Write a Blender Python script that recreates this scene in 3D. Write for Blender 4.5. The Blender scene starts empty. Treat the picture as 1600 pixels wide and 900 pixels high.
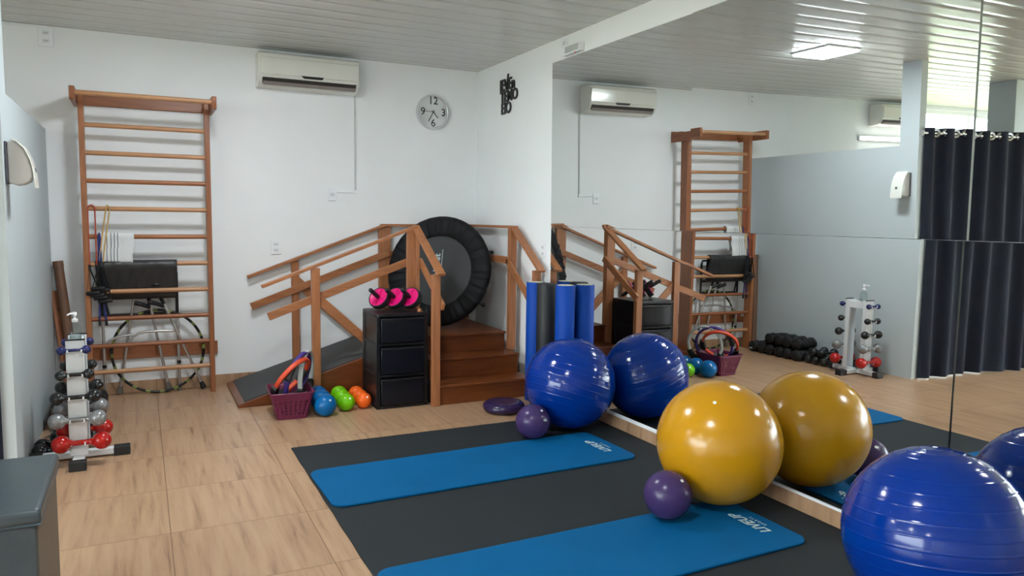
import bpy, bmesh, math, random
from mathutils import Vector, Matrix, Quaternion
random.seed(7)
S = bpy.context.scene
COL = S.collection
PI = math.pi

# ------------------------------------------------------------------ camera, world, exposure
cam_d = bpy.data.cameras.new('camera'); cam = bpy.data.objects.new('camera', cam_d); COL.objects.link(cam)
cam_d.sensor_width = 36.0; cam_d.lens = 1170.0 / 1600.0 * 36.0; cam_d.clip_start = 0.05; cam_d.clip_end = 300
yaw, pitch, roll = 0.461561, 0.0945836, 0.0137184
f = Vector((math.sin(yaw)*math.cos(pitch), math.cos(yaw)*math.cos(pitch), -math.sin(pitch)))
r = Vector((math.cos(yaw), -math.sin(yaw), 0)); u = r.cross(f)
r2 = r*math.cos(roll) + u*math.sin(roll); u2 = -r*math.sin(roll) + u*math.cos(roll)
M = Matrix.Identity(4)
for i in range(3):
    M[i][0], M[i][1], M[i][2] = r2[i], u2[i], -f[i]
M[0][3], M[1][3], M[2][3] = -3.02839, -6.90758, 1.5
cam.matrix_world = M
S.camera = cam

world = bpy.data.worlds.new('overcast_sky'); S.world = world; world.use_nodes = True
wn = world.node_tree.nodes; wl = world.node_tree.links
bg = wn['Background']; bg.inputs['Color'].default_value = (0.86, 0.94, 1.0, 1); bg.inputs['Strength'].default_value = 8.0
LAMP_W = 44.0
S.view_settings.view_transform = 'Standard'; S.view_settings.look = 'None'
S.view_settings.exposure = 1.2; S.view_settings.gamma = 1.0; S.view_settings.use_curve_mapping = False

# ------------------------------------------------------------------ materials
def srgb(h):
    def c(v):
        v /= 255.0
        return v/12.92 if v <= 0.04045 else ((v+0.055)/1.055)**2.4
    return (c(h[0]), c(h[1]), c(h[2]), 1)
MATS = {}
def mat(name, rgb, rough=0.5, metal=0.0, var=0.06, scale=8.0, bump=0.0, bscale=60.0, coat=0.0, spec=0.5, stretch=None):
    if name in MATS: return MATS[name]
    m = bpy.data.materials.new(name); m.use_nodes = True
    nt = m.node_tree; b = nt.nodes['Principled BSDF']
    tc = nt.nodes.new('ShaderNodeTexCoord'); mp = nt.nodes.new('ShaderNodeMapping')
    nt.links.new(tc.outputs['Object'], mp.inputs['Vector'])
    if stretch: mp.inputs['Scale'].default_value = stretch
    n = nt.nodes.new('ShaderNodeTexNoise'); n.inputs['Scale'].default_value = scale; n.inputs['Detail'].default_value = 4
    nt.links.new(mp.outputs['Vector'], n.inputs['Vector'])
    ra = nt.nodes.new('ShaderNodeValToRGB')
    c = srgb(rgb)
    ra.color_ramp.elements[0].position = 0.3; ra.color_ramp.elements[1].position = 0.7
    ra.color_ramp.elements[0].color = tuple(max(0, x*(1-var)) for x in c[:3]) + (1,)
    ra.color_ramp.elements[1].color = tuple(min(1, x*(1+var)) for x in c[:3]) + (1,)
    nt.links.new(n.outputs['Fac'], ra.inputs['Fac']); nt.links.new(ra.outputs['Color'], b.inputs['Base Color'])
    b.inputs['Roughness'].default_value = rough; b.inputs['Metallic'].default_value = metal
    b.inputs['Specular IOR Level'].default_value = spec
    b.inputs['Coat Weight'].default_value = coat; b.inputs['Coat Roughness'].default_value = 0.08
    if bump:
        n2 = nt.nodes.new('ShaderNodeTexNoise'); n2.inputs['Scale'].default_value = bscale; n2.inputs['Detail'].default_value = 3
        nt.links.new(mp.outputs['Vector'], n2.inputs['Vector'])
        bp = nt.nodes.new('ShaderNodeBump'); bp.inputs['Strength'].default_value = bump; bp.inputs['Distance'].default_value = 0.01
        nt.links.new(n2.outputs['Fac'], bp.inputs['Height']); nt.links.new(bp.outputs['Normal'], b.inputs['Normal'])
    MATS[name] = m
    return m
def wood(name, rgb, axis, dark=0.62, rough=0.38):
    st = {'x': (1.2, 14, 14), 'y': (14, 1.2, 14), 'z': (14, 14, 1.2)}[axis]
    m = mat(name, rgb, rough, var=0.18, scale=3.5, stretch=st, bump=0.08, bscale=9)
    return m
W = {}
for ax in 'xyz':
    W['rail', ax] = wood('rail_wood_'+ax, (162, 104, 66), ax)
    W['tan', ax] = wood('tan_wood_'+ax, (188, 138, 98), ax)
    W['brown', ax] = wood('brown_wood_'+ax, (148, 90, 56), ax)
    W['deep', ax] = wood('stained_wood_'+ax, (110, 58, 27), ax, rough=0.3)
M_wall = mat('white_wall_paint', (243, 246, 248), 0.7, var=0.015, scale=2, bump=0.03, bscale=120)
M_part = mat('grey_wall_paint', (190, 199, 202), 0.65, var=0.02, scale=2, bump=0.03, bscale=120)
M_white = mat('white_plastic', (243, 245, 249), 0.35, var=0.01)
M_whitegl = mat('white_gloss_plastic', (226, 226, 218), 0.12, var=0.01)
M_whitemetal = mat('white_painted_steel', (228, 231, 234), 0.3, var=0.02)
M_blackpl = mat('black_plastic', (20, 21, 24), 0.34, var=0.1, spec=0.4)
M_blackrub = mat('black_rubber', (26, 27, 29), 0.55, var=0.12, bump=0.05)
M_blackvinyl = mat('black_vinyl', (44, 45, 46), 0.42, var=0.08, bump=0.06, bscale=25)
M_blackball = mat('black_dumbbell_vinyl', (24, 26, 28), 0.18, var=0.08)
M_steel = mat('brushed_aluminium', (204, 204, 203), 0.3, metal=0.8, var=0.05)
M_chrome = mat('chrome', (205, 206, 208), 0.12, metal=1.0, var=0.02)
M_grey = mat('grey_rubber_foot', (130, 126, 120), 0.6)
M_slot = mat('dark_slot', (60, 56, 54), 0.5)
M_dark = mat('socket_dark', (105, 107, 110), 0.5)
M_red = mat('red_dumbbell_vinyl', (176, 22, 16), 0.2, var=0.05)
M_silver = mat('silver_dumbbell_vinyl', (138, 139, 141), 0.25, var=0.05, metal=0.3)
M_navy = mat('navy_dumbbell_vinyl', (20, 28, 90), 0.2, var=0.05)
M_bluemat = mat('blue_foam', (0, 90, 142), 0.7, spec=0.12, var=0.06, scale=3, bump=0.05, bscale=300)
M_blackmat = mat('charcoal_eva_foam', (36, 42, 46), 0.68, spec=0.25, var=0.07, scale=2.5, bump=0.08, bscale=250)
M_ballblue = mat('blue_ball_vinyl', (0, 46, 134), 0.13, var=0.05, scale=3, coat=0.0, spec=0.4)
M_ballyel = mat('yellow_ball_vinyl', (196, 140, 16), 0.2, var=0.03, scale=3, coat=0.0)
M_ballpur = mat('purple_ball_vinyl', (66, 49, 96), 0.26, spec=0.35, var=0.05, scale=3)
M_discpur = mat('purple_disc_vinyl', (44, 28, 70), 0.24, var=0.05)
M_roller = mat('blue_eva_foam', (4, 66, 160), 0.55, spec=0.25, var=0.05, bump=0.05, bscale=200)
M_rollerk = mat('black_eva_foam', (30, 31, 33), 0.55, var=0.08, bump=0.05, bscale=200)
M_core = mat('cream_foam_core', (214, 206, 176), 0.6)
M_bask = mat('plum_plastic', (106, 28, 66), 0.4, var=0.04)
M_orange = mat('orange_foam', (204, 68, 34), 0.5)
M_purple = mat('violet_foam', (62, 42, 122), 0.5)
M_ltgrey = mat('pale_grey_foam', (186, 192, 190), 0.5)
M_tblue = mat('teal_blue_vinyl', (0, 98, 162), 0.28, spec=0.3)
M_tgreen = mat('lime_vinyl', (116, 200, 8), 0.28, spec=0.4)
M_torange = mat('bright_orange_vinyl', (250, 104, 28), 0.35, spec=0.3)
M_pink = mat('hot_pink_plastic', (226, 14, 118), 0.35)
M_skirt = mat('black_skirt_nylon', (13, 14, 18), 0.65, spec=0.3, var=0.12, bump=0.06, bscale=40)
M_net = mat('trampoline_mesh', (54, 56, 58), 0.65, var=0.05, bump=0.1, bscale=400)
M_rampmat = mat('grey_ribbed_rubber', (58, 60, 62), 0.62, var=0.1, scale=4)
M_curt = mat('navy_curtain_cloth', (34, 39, 52), 0.85, spec=0.2, var=0.08, bump=0.1, bscale=300)
M_towel = mat('white_terry', (226, 228, 228), 0.9, var=0.03, bump=0.4, bscale=150)
M_stripe = mat('slate_towel_stripe', (88, 96, 106), 0.9)
M_bench = mat('slate_vinyl', (61, 72, 79), 0.32, var=0.06, bump=0.06, bscale=90)
M_benchs = mat('grey_bench_vinyl', (84, 80, 74), 0.45, var=0.06, bump=0.06, bscale=90)
M_letter = mat('black_letters', (22, 22, 24), 0.4)
M_print = mat('pale_print', (196, 214, 214), 0.6)
M_hoopg = mat('green_tape', (120, 134, 66), 0.4)
M_bred = mat('red_latex', (172, 66, 42), 0.45); M_btan = mat('amber_latex', (200, 164, 100), 0.45); M_bblue = mat('blue_latex', (36, 46, 110), 0.45)
M_bamboo = mat('brown_roll_board', (112, 78, 58), 0.5, var=0.15, scale=6)
M_face = mat('clock_face_white', (247, 249, 255), 0.5, var=0.01)
M_redled = mat('red_indicator', (220, 60, 50), 0.3)

def glass_mat(name, tint, ref=0.05):
    m = bpy.data.materials.new(name); m.use_nodes = True; nt = m.node_tree
    for n in list(nt.nodes): nt.nodes.remove(n)
    o = nt.nodes.new('ShaderNodeOutputMaterial'); t = nt.nodes.new('ShaderNodeBsdfTransparent'); g = nt.nodes.new('ShaderNodeBsdfGlossy')
    g.inputs['Roughness'].default_value = 0.02; t.inputs['Color'].default_value = tint
    mx = nt.nodes.new('ShaderNodeMixShader'); mx.inputs[0].default_value = ref; nt.links.new(t.outputs[0], mx.inputs[1]); nt.links.new(g.outputs[0], mx.inputs[2])
    nt.links.new(mx.outputs[0], o.inputs[0]); return m
M_glass = glass_mat('window_glass', (0.96, 0.98, 0.97, 1))
M_clear = glass_mat('clear_plastic', (0.86, 0.9, 0.9, 1))
def mirror_mat():
    m = bpy.data.materials.new('silvered_glass'); m.use_nodes = True; nt = m.node_tree; b = nt.nodes['Principled BSDF']
    b.inputs['Base Color'].default_value = (0.86, 0.885, 0.875, 1); b.inputs['Metallic'].default_value = 1; b.inputs['Roughness'].default_value = 0.0
    return m
M_mirror = mirror_mat()
def emit(name, rgb, st):
    m = bpy.data.materials.new(name); m.use_nodes = True; nt = m.node_tree; b = nt.nodes['Principled BSDF']
    b.inputs['Emission Color'].default_value = rgb; b.inputs['Emission Strength'].default_value = st; b.inputs['Base Color'].default_value = (0.9, 0.9, 0.9, 1)
    return m
M_lamp = emit('led_diffuser', (0.90, 0.965, 1.0, 1), LAMP_W)
M_tube = emit('led_tube', (1.0, 0.98, 0.95, 1), 4.0)

def floor_mat(name, wall=False):
    m = bpy.data.materials.new(name); m.use_nodes = True; nt = m.node_tree; b = nt.nodes['Principled BSDF']; L = nt.links.new
    N = nt.nodes.new
    tc = N('ShaderNodeTexCoord'); sp = N('ShaderNodeSeparateXYZ'); L(tc.outputs['Object'], sp.inputs[0])
    def math_(op, a, bb=None):
        n = N('ShaderNodeMath'); n.operation = op
        for i, v in enumerate((a, bb)):
            if v is None: continue
            if isinstance(v, (int, float)): n.inputs[i].default_value = v
            else: L(v, n.inputs[i])
        return n.outputs[0]
    tx = math_('DIVIDE', math_('ADD', sp.outputs[0], 2.312), 0.627); ty = math_('DIVIDE', math_('ADD', sp.outputs[1], 3.168), 0.62)
    ix = math_('FLOOR', tx); iy = math_('FLOOR', ty); fx = math_('FRACT', tx); fy = math_('FRACT', ty)
    cb = N('ShaderNodeCombineXYZ'); L(ix, cb.inputs[0]); L(iy, cb.inputs[1])
    wh = N('ShaderNodeTexWhiteNoise'); wh.noise_dimensions = '2D'; L(cb.outputs[0], wh.inputs['Vector'])
    off = N('ShaderNodeVectorMath'); off.operation = 'SCALE'; L(wh.outputs['Color'], off.inputs[0]); off.inputs['Scale'].default_value = 17.0
    ad = N('ShaderNodeVectorMath'); ad.operation = 'ADD'; L(tc.outputs['Object'], ad.inputs[0]); L(off.outputs[0], ad.inputs[1])
    mp = N('ShaderNodeMapping'); L(ad.outputs[0], mp.inputs['Vector'])
    mp.inputs['Scale'].default_value = (9, 9, 1.2) if wall else (15, 1.0, 9)
    n1 = N('ShaderNodeTexNoise'); n1.inputs['Scale'].default_value = 1.6; n1.inputs['Detail'].default_value = 6; n1.inputs['Roughness'].default_value = 0.62; n1.inputs['Distortion'].default_value = 0.35
    L(mp.outputs[0], n1.inputs['Vector'])
    ra = N('ShaderNodeValToRGB'); cr = ra.color_ramp
    cr.elements[0].position = 0.28; cr.elements[0].color = srgb((133, 98, 72)); cr.elements[1].position = 0.72; cr.elements[1].color = srgb((186, 152, 120))
    e = cr.elements.new(0.42); e.color = srgb((169, 133, 102)); e = cr.elements.new(0.55); e.color = srgb((179, 144, 112))
    L(n1.outputs['Fac'], ra.inputs['Fac'])
    # strips printed on each tile
    sx = math_('FLOOR', math_('MULTIPLY', fx, 4.0)); cb2 = N('ShaderNodeCombineXYZ'); L(sx, cb2.inputs[0]); L(math_('ADD', ix, math_('MULTIPLY', iy, 7.0)), cb2.inputs[1])
    w2 = N('ShaderNodeTexWhiteNoise'); w2.noise_dimensions = '2D'; L(cb2.outputs[0], w2.inputs['Vector'])
    val = math_('ADD', math_('MULTIPLY', w2.outputs['Value'], 0.10), 0.95)
    hs = N('ShaderNodeHueSaturation'); L(val, hs.inputs['Value']); L(ra.outputs['Color'], hs.inputs['Color']); hs.inputs['Saturation'].default_value = 0.98
    # joints
    dx = math_('MINIMUM', fx, math_('SUBTRACT', 1.0, fx)); dy = math_('MINIMUM', fy, math_('SUBTRACT', 1.0, fy))
    j = math_('LESS_THAN', dx if wall else math_('MINIMUM', dx, dy), 0.0032)
    mx = N('ShaderNodeMix'); mx.data_type = 'RGBA'; L(j, mx.inputs[0]); L(hs.outputs['Color'], mx.inputs[6]); mx.inputs[7].default_value = srgb((112, 82, 58))
    L(mx.outputs[2], b.inputs['Base Color'])
    b.inputs['Roughness'].default_value = 0.33
    return m
M_floor = floor_mat('wood_look_tile'); M_base = floor_mat('wood_look_skirting', True)
M_ceil = mat('grey_white_pvc', (208, 211, 208), 0.27, var=0.02, scale=1.5, spec=0.5)
M_lawn = mat('lawn_grass', (128, 136, 88), 0.9, var=0.25, scale=3)
M_leaf = mat('hedge_leaves', (110, 140, 50), 0.7, var=0.35, scale=10)

# ------------------------------------------------------------------ mesh building
class MB:
    def __init__(s): s.v = []; s.f = []; s.m = []; s.mi = 0
    def add(s, vs, fs):
        o = len(s.v); s.v += [Vector(p) for p in vs]
        for q in fs: s.f.append([o+i for i in q]); s.m.append(s.mi)
        return s
    def box(s, x0, x1, y0, y1, z0, z1):
        a = [(x, y, z) for z in (z0, z1) for y in (y0, y1) for x in (x0, x1)]
        return s.add(a, [(0, 2, 3, 1), (4, 5, 7, 6), (0, 1, 5, 4), (2, 6, 7, 3), (0, 4, 6, 2), (1, 3, 7, 5)])
    def taper(s, b0, b1, z0, z1):   # (x0,x1,y0,y1) at bottom and at top
        a = [(x, y, z0) for y in b0[2:] for x in b0[:2]] + [(x, y, z1) for y in b1[2:] for x in b1[:2]]
        return s.add(a, [(0, 2, 3, 1), (4, 5, 7, 6), (0, 1, 5, 4), (2, 6, 7, 3), (0, 4, 6, 2), (1, 3, 7, 5)])
    def beam(s, p0, p1, w, h, side=None, plumb=False):
        p0, p1 = Vector(p0), Vector(p1); d = (p1-p0).normalized()
        sd = Vector(side) if side else d.cross(Vector((0, 0, 1)))
        sd = sd.normalized(); up = Vector((0, 0, 1)) if plumb else sd.cross(d).normalized()
        a = [p + sd*(i*w/2) + up*(k*h/2) for p in (p0, p1) for i, k in ((-1, -1), (1, -1), (1, 1), (-1, 1))]
        return s.add(a, [(0, 1, 2, 3), (7, 6, 5, 4), (0, 4, 5, 1), (1, 5, 6, 2), (2, 6, 7, 3), (3, 7, 4, 0)])
    def tube(s, pts, rad, n=10, closed=False, cap=True, alt=None):
        pts = [Vector(p) for p in pts]; k = len(pts); rings = []
        rads = rad if isinstance(rad, (list, tuple)) else [rad]*k
        prev = None
        for i, p in enumerate(pts):
            a = pts[(i-1) % k] if (closed or i > 0) else p; c = pts[(i+1) % k] if (closed or i < k-1) else p
            t = (c-a).normalized()
            if prev is None:
                nx = t.orthogonal().normalized()
            else:
                nx = (prev - t*prev.dot(t))
                nx = nx.normalized() if nx.length > 1e-6 else t.orthogonal().normalized()
            prev = nx; ny = t.cross(nx)
            rings.append([p + (nx*math.cos(2*PI*j/n) + ny*math.sin(2*PI*j/n))*rads[i] for j in range(n)])
        o = len(s.v); s.v += [q for rg in rings for q in rg]
        for i in range(k if closed else k-1):
            for j in range(n):
                a, b2 = i*n, ((i+1) % k)*n
                s.f.append([o+a+j, o+a+(j+1) % n, o+b2+(j+1) % n, o+b2+j]); s.m.append(alt(i) if alt else s.mi)
        if cap and not closed:
            s.f.append([o+j for j in range(n)][::-1]); s.m.append(s.mi)
            s.f.append([o+(k-1)*n+j for j in range(n)]); s.m.append(s.mi)
        return s
    def cyl(s, p0, p1, rad, n=16, r1=None): return s.tube([p0, p1], [rad, rad if r1 is None else r1], n)
    def lathe(s, prof, n=32, o=(0, 0, 0), axis=(0, 0, 1), close=True):
        # prof: (radius, height) along axis
        ax = Vector(axis).normalized(); q = Vector((0, 0, 1)).rotation_difference(ax); O = Vector(o); b = len(s.v)
        for (rd, h) in prof:
            for j in range(n):
                s.v.append(O + q @ Vector((rd*math.cos(2*PI*j/n), rd*math.sin(2*PI*j/n), h)))
        for i in range(len(prof)-1):
            for j in range(n):
                s.f.append([b+i*n+j, b+i*n+(j+1) % n, b+(i+1)*n+(j+1) % n, b+(i+1)*n+j]); s.m.append(s.mi)
        if close:
            if prof[0][0] > 1e-6: s.f.append([b+j for j in range(n)][::-1]); s.m.append(s.mi)
            if prof[-1][0] > 1e-6: s.f.append([b+(len(prof)-1)*n+j for j in range(n)]); s.m.append(s.mi)
        return s
    def ball(s, c, rad, n=24, ax=(0, 0, 1)):
        k = max(8, n//2)
        return s.lathe([(max(1e-7, rad*math.sin(PI*i/k)), -rad*math.cos(PI*i/k)) for i in range(k+1)], n, c, ax)
    def ext(s, poly, axis, a0, a1):
        # polygon (2D) extruded along axis 'x','y','z'
        def P(p, a): return {'x': (a, p[0], p[1]), 'y': (p[0], a, p[1]), 'z': (p[0], p[1], a)}[axis]
        n = len(poly); vs = [P(p, a0) for p in poly] + [P(p, a1) for p in poly]
        return s.add(vs, [tuple(range(n)), tuple(range(2*n-1, n-1, -1))] + [(i, i+n, (i+1) % n + n, (i+1) % n) for i in range(n)])
    def xf(s, mtx, start=0):
        for i in range(start, len(s.v)): s.v[i] = mtx @ s.v[i]
        return s

def build(name, mb, mats, parent=None, world=True, bevel=0.0, seg=2, ang=40, weld=True, smooth=True):
    me = bpy.data.meshes.new(name)
    off = Vector((0, 0, 0))
    if parent is not None and world:
        p = parent
        while p is not None: off += p.location; p = p.parent
    me.from_pydata([tuple(v-off) for v in mb.v], [], mb.f)
    for m_ in (mats if isinstance(mats, (list, tuple)) else [mats]): me.materials.append(m_)
    for p, i in zip(me.polygons, mb.m): p.material_index = i
    bm = bmesh.new(); bm.from_mesh(me)
    if weld: bmesh.ops.remove_doubles(bm, verts=bm.verts, dist=1e-5)
    bmesh.ops.recalc_face_normals(bm, faces=bm.faces); bm.to_mesh(me); bm.free()
    if smooth:
        for p in me.polygons: p.use_smooth = True
        me.set_sharp_from_angle(angle=math.radians(ang))
    o = bpy.data.objects.new(name, me); COL.objects.link(o)
    if parent is not None: o.parent = parent
    if bevel:
        md = o.modifiers.new('bevel', 'BEVEL'); md.width = bevel; md.segments = seg; md.limit_method = 'ANGLE'; md.angle_limit = math.radians(40)
    return o
def tag(o, label, cat, group=None, kind=None):
    o['label'] = label
    if cat: o['category'] = cat
    if group: o['group'] = group
    if kind: o['kind'] = kind
    return o
def struct(name, mb, m, label, cat, **k):
    o = build(name, mb, m, None, **k); return tag(o, label, cat, None, 'structure')
def thing(name, loc, label, cat, group=None):
    o = bpy.data.objects.new(name, None); COL.objects.link(o); o.location = loc; o.empty_display_size = 0.1
    return tag(o, label, cat, group)
def copy_tree(o, parent=None):
    c = o.copy(); COL.objects.link(c)
    if parent is not None: c.parent = parent
    for ch in list(o.children): copy_tree(ch, c)
    return c
def dup(root, loc, label=None, rot=None, group=None):
    c = copy_tree(root); c.location = loc
    if rot is not None: c.rotation_euler = rot
    if label: c['label'] = label
    if group: c['group'] = group
    return c
def text_mb(body, size, depth, mtx, bold=0.0, shear=0.0, spacing=1.0):
    cu = bpy.data.curves.new('t', 'FONT'); cu.body = body; cu.size = size; cu.extrude = depth; cu.offset = bold; cu.shear = shear
    cu.align_x = 'CENTER'; cu.align_y = 'CENTER'; cu.space_character = spacing; cu.resolution_u = 3
    ob = bpy.data.objects.new('t', cu); COL.objects.link(ob)
    bpy.context.view_layer.update()
    me = bpy.data.meshes.new_from_object(ob)
    mb = MB(); mb.add([mtx @ v.co for v in me.vertices], [tuple(p.vertices) for p in me.polygons])
    bpy.data.objects.remove(ob); bpy.data.curves.remove(cu); bpy.data.meshes.remove(me)
    return mb
def basis(o, X, Y, Z):
    m = Matrix.Identity(4)
    for i in range(3): m[i][0], m[i][1], m[i][2], m[i][3] = X[i], Y[i], Z[i], o[i]
    return m
def arc(c, R, a0, a1, n, X, Y): 
    c, X, Y = Vector(c), Vector(X), Vector(Y)
    return [c + X*(R*math.cos(a0+(a1-a0)*i/n)) + Y*(R*math.sin(a0+(a1-a0)*i/n)) for i in range(n+1)]
def roundrect(x0, x1, y0, y1, rr, n=6):
    p = []
    for cx, cy, a in ((x1-rr, y1-rr, 0), (x0+rr, y1-rr, PI/2), (x0+rr, y0+rr, PI), (x1-rr, y0+rr, 1.5*PI)):
        p += [(cx+rr*math.cos(a+PI/2*i/n), cy+rr*math.sin(a+PI/2*i/n)) for i in range(n+1)]
    return p

# ------------------------------------------------------------------ the room
H = 2.914; XL = -9.2; YN = -9.6; XP = -3.66; YP = -2.165
struct('floor', MB().box(XL-0.2, 0.2, YN-0.2, 0.2, -0.1, 0), M_floor, 'wood-look square tile floor', 'floor')
# ceiling of PVC planks running along x, slightly domed with a groove between planks
prof = []
k = 0; y = YN-0.1; pw = 0.2
while y < 0.1:
    for t, dz in ((0.0, 0.004), (0.006, 0.0004), (0.05, -0.0004), (0.1, 0.0005), (0.15, -0.0004), (0.194, 0.0004)):
        prof.append((y+t, H+dz))
    y += pw
mbc = MB(); n = len(prof)
mbc.add([(XL-0.1, a, b) for a, b in prof] + [(0.1, a, b) for a, b in prof], [(i, i+1, i+1+n, i+n) for i in range(n-1)])
y0c, y1c = prof[0][0], prof[-1][0]
mbc.box(XL-0.1, 0.1, y0c, y1c, H+0.02, H+0.08)
struct('ceiling', mbc, M_ceil, 'grey-white ceiling of narrow glossy PVC planks', 'ceiling', ang=60)
# back wall with a wide glazed opening beyond the curtain
WX0, WX1, WZ0, WZ1 = -9.0, -6.75, 1.75, 2.86
mb = MB().box(WX1, 0.2, 0, 0.15, 0, H).box(XL, WX0, 0, 0.15, 0, H).box(WX0, WX1, 0, 0.15, 0, WZ0).box(WX0, WX1, 0, 0.15, WZ1, H)
struct('wall_back', mb, M_wall, 'white painted wall behind the wooden wall bars', 'wall')
# mirror wall: recess behind the mirrors
MY0, MZ0, MZ1 = -1.528, 0.108, 2.736
mb = MB().box(0, 0.15, MY0, 0, 0, H).box(0, 0.15, YN, MY0, MZ1, H).box(0, 0.15, YN, MY0, 0, MZ0).box(0.045, 0.15, YN, MY0, MZ0, MZ1)
struct('wall_right', mb, M_wall, 'white wall that carries the big mirrors', 'wall')
LW0, LW1, LZ0, LZ1 = -8.4, -3.2, 0.6, 2.45
mb = MB().box(XL-0.15, XL, YN, LW0, 0, H).box(XL-0.15, XL, LW1, 0.15, 0, H).box(XL-0.15, XL, LW0, LW1, 0, LZ0).box(XL-0.15, XL, LW0, LW1, LZ1, H)
struct('wall_left', mb, M_wall, 'far white wall with a wide window', 'wall')
struct('wall_front', MB().box(XL, 0.15, YN-0.15, YN, 0, H), M_wall, 'white wall behind the camera', 'wall')
struct('wall_partition', MB().box(XP-0.09, XP, -1.966, 0, 0, 2.13), M_part, 'grey painted half-height partition wall', 'partition')
struct('trim_1', MB().box(XP-0.09, XP, YP, -1.966, 0, H), M_part, 'grey painted pillar at the end of the partition', 'pillar')
struct('trim_2', MB().box(-6.3, -5.68, -1.9, -1.6, 0, H), M_part, 'grey pillar beyond the curtain', 'pillar', bevel=0.004)
struct('baseboard_back', MB().box(XP, 0, -0.012, 0, 0, 0.095), M_base, 'wood-look tile skirting along the back wall', 'skirting')
struct('baseboard_right', MB().box(-0.014, 0, YN, -0.012, 0, 0.088), M_base, 'wood-look tile skirting under the mirrors', 'skirting')
struct('trim_3', MB().box(-0.012, 0, YN, MY0, 0.088, 0.103), M_white, 'thin white ledge strip under the mirrors', 'trim', bevel=0.002)
def window(idx, plane, a0, a1, z0, z1, nm, at, lab):
    t = bpy.data.objects.new('window_%d' % idx, None); COL.objects.link(t)
    tag(t, lab, 'window', None, 'structure')
    fr = MB(); gl = MB()
    def bx(mb_, p0, p1, q0, q1, d):
        if plane == 'y': mb_.box(p0, p1, at-d, at+d, q0, q1)
        else: mb_.box(at-d, at+d, p0, p1, q0, q1)
    w = 0.05
    bx(fr, a0, a1, z0, z0+w, .03); bx(fr, a0, a1, z1-w, z1, .03)
    for i in range(nm+1):
        x = a0 + (a1-a0-w)*i/nm; bx(fr, x, x+w, z0+w, z1-w, .03)
    bx(gl, a0+w, a1-w, z0+w, z1-w, .002)
    build('window_frame', fr, M_white, t); build('pane', gl, M_glass, t)
window(1, 'y', WX0, WX1, WZ0, WZ1, 2, 0.075, 'tall bright glazed opening beyond the dark curtain')
window(2, 'x', LW0, LW1, LZ0, LZ1, 5, XL-0.075, 'wide window in the far side wall')
struct('ground', MB().box(-40, 20, -40, 40, -0.35, -0.3), M_lawn, 'sunlit lawn outside the windows', 'lawn')

# ------------------------------------------------------------------ mirror panels (each hung a hair out of true)
SEAM1, SEAM2, HZ = -3.24, -4.982, 1.428
def mirror(name, y0, y1, z0, z1, a, b, d, yc, lab):
    def X(y, z): return d - b*(y-yc) - a*(z-1.5)
    fr = [(X(y, z), y, z) for y, z in ((y0, z0), (y1, z0), (y1, z1), (y0, z1))]
    mb = MB(); mb.mi = 0; mb.add(fr, [(0, 1, 2, 3)]); mb.mi = 1
    bk = [(x+0.016, y, z) for x, y, z in fr]
    mb.add(fr + bk, [(7, 6, 5, 4), (0, 4, 5, 1), (1, 5, 6, 2), (2, 6, 7, 3), (3, 7, 4, 0)])
    o = build(name, mb, [M_mirror, mat('glass_edge', (176, 186, 180), 0.3) if z0 > 1 else mat('dark_glass_edge', (52, 60, 58), 0.3)], weld=False, smooth=False)
    # keep the reflecting face pointing into the room
    tag(o, lab, 'mirror', 'mirror panels on the white wall')
    return o
g = 0.001
mirror('mirror_panel', MY0, SEAM1+g, HZ+g, 2.734, 0.0105, 0.0057, -0.0033, -1.5, 'upper mirror panel above the foam rollers, showing the air conditioner')
mirror('mirror_panel', SEAM1-g, SEAM2+g, HZ+g, 2.734, 0.0155, 0.0021, 0.0012, -2.5, 'upper mirror panel showing the ceiling lamp and soap dispenser')
mirror('mirror_panel', SEAM2-g, -6.72, HZ+g, 2.734, 0.0145, 0.0048, 0.002, -2.5, 'upper mirror panel at the frame edge, showing curtain rings')
mirror('mirror_panel', MY0, SEAM1+g, 0.109, HZ-g, 0.0001, 0.0024, -0.0008, -1.5, 'lower mirror panel behind the foam rollers and first blue ball')
mirror('mirror_panel', SEAM1-g, SEAM2+g, 0.109, HZ-g, -0.0028, -0.0067, 0.0011, -2.5, 'lower mirror panel behind the yellow ball, showing the dumbbell rack')
mirror('mirror_panel', SEAM2-g, -6.72, 0.109, HZ-g, -0.0025, -0.0045, 0.0, -3.0, 'lower mirror panel behind the large blue ball at the frame edge')

# ------------------------------------------------------------------ ceiling lamps
def lamp(x, y, lab):
    t = thing('ceiling_light', (x, y, H), lab, 'ceiling light', 'square ceiling lamps')
    s_ = 0.19
    fr = MB().box(x-s_-.012, x+s_+.012, y-s_-.012, y+s_+.012, H-0.016, H-0.001)
    build('lamp_frame', fr, M_white, t, bevel=0.003)
    build('diffuser', MB().box(x-s_, x+s_, y-s_, y+s_, H-0.03, H-0.0162), M_lamp, t, bevel=0.004)
lamp(-2.45, -2.1, 'square white LED ceiling lamp reflected in the upper mirror')
lamp(-2.7, -5.2, 'square white LED ceiling lamp over the exercise mats')
lamp(-7.4, -2.6, 'square white LED ceiling lamp beyond the curtain')
lamp(-7.6, -5.7, 'square white LED ceiling lamp near the far window')
lamp(-7.3, -8.3, 'square white LED ceiling lamp in the far corner')

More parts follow.
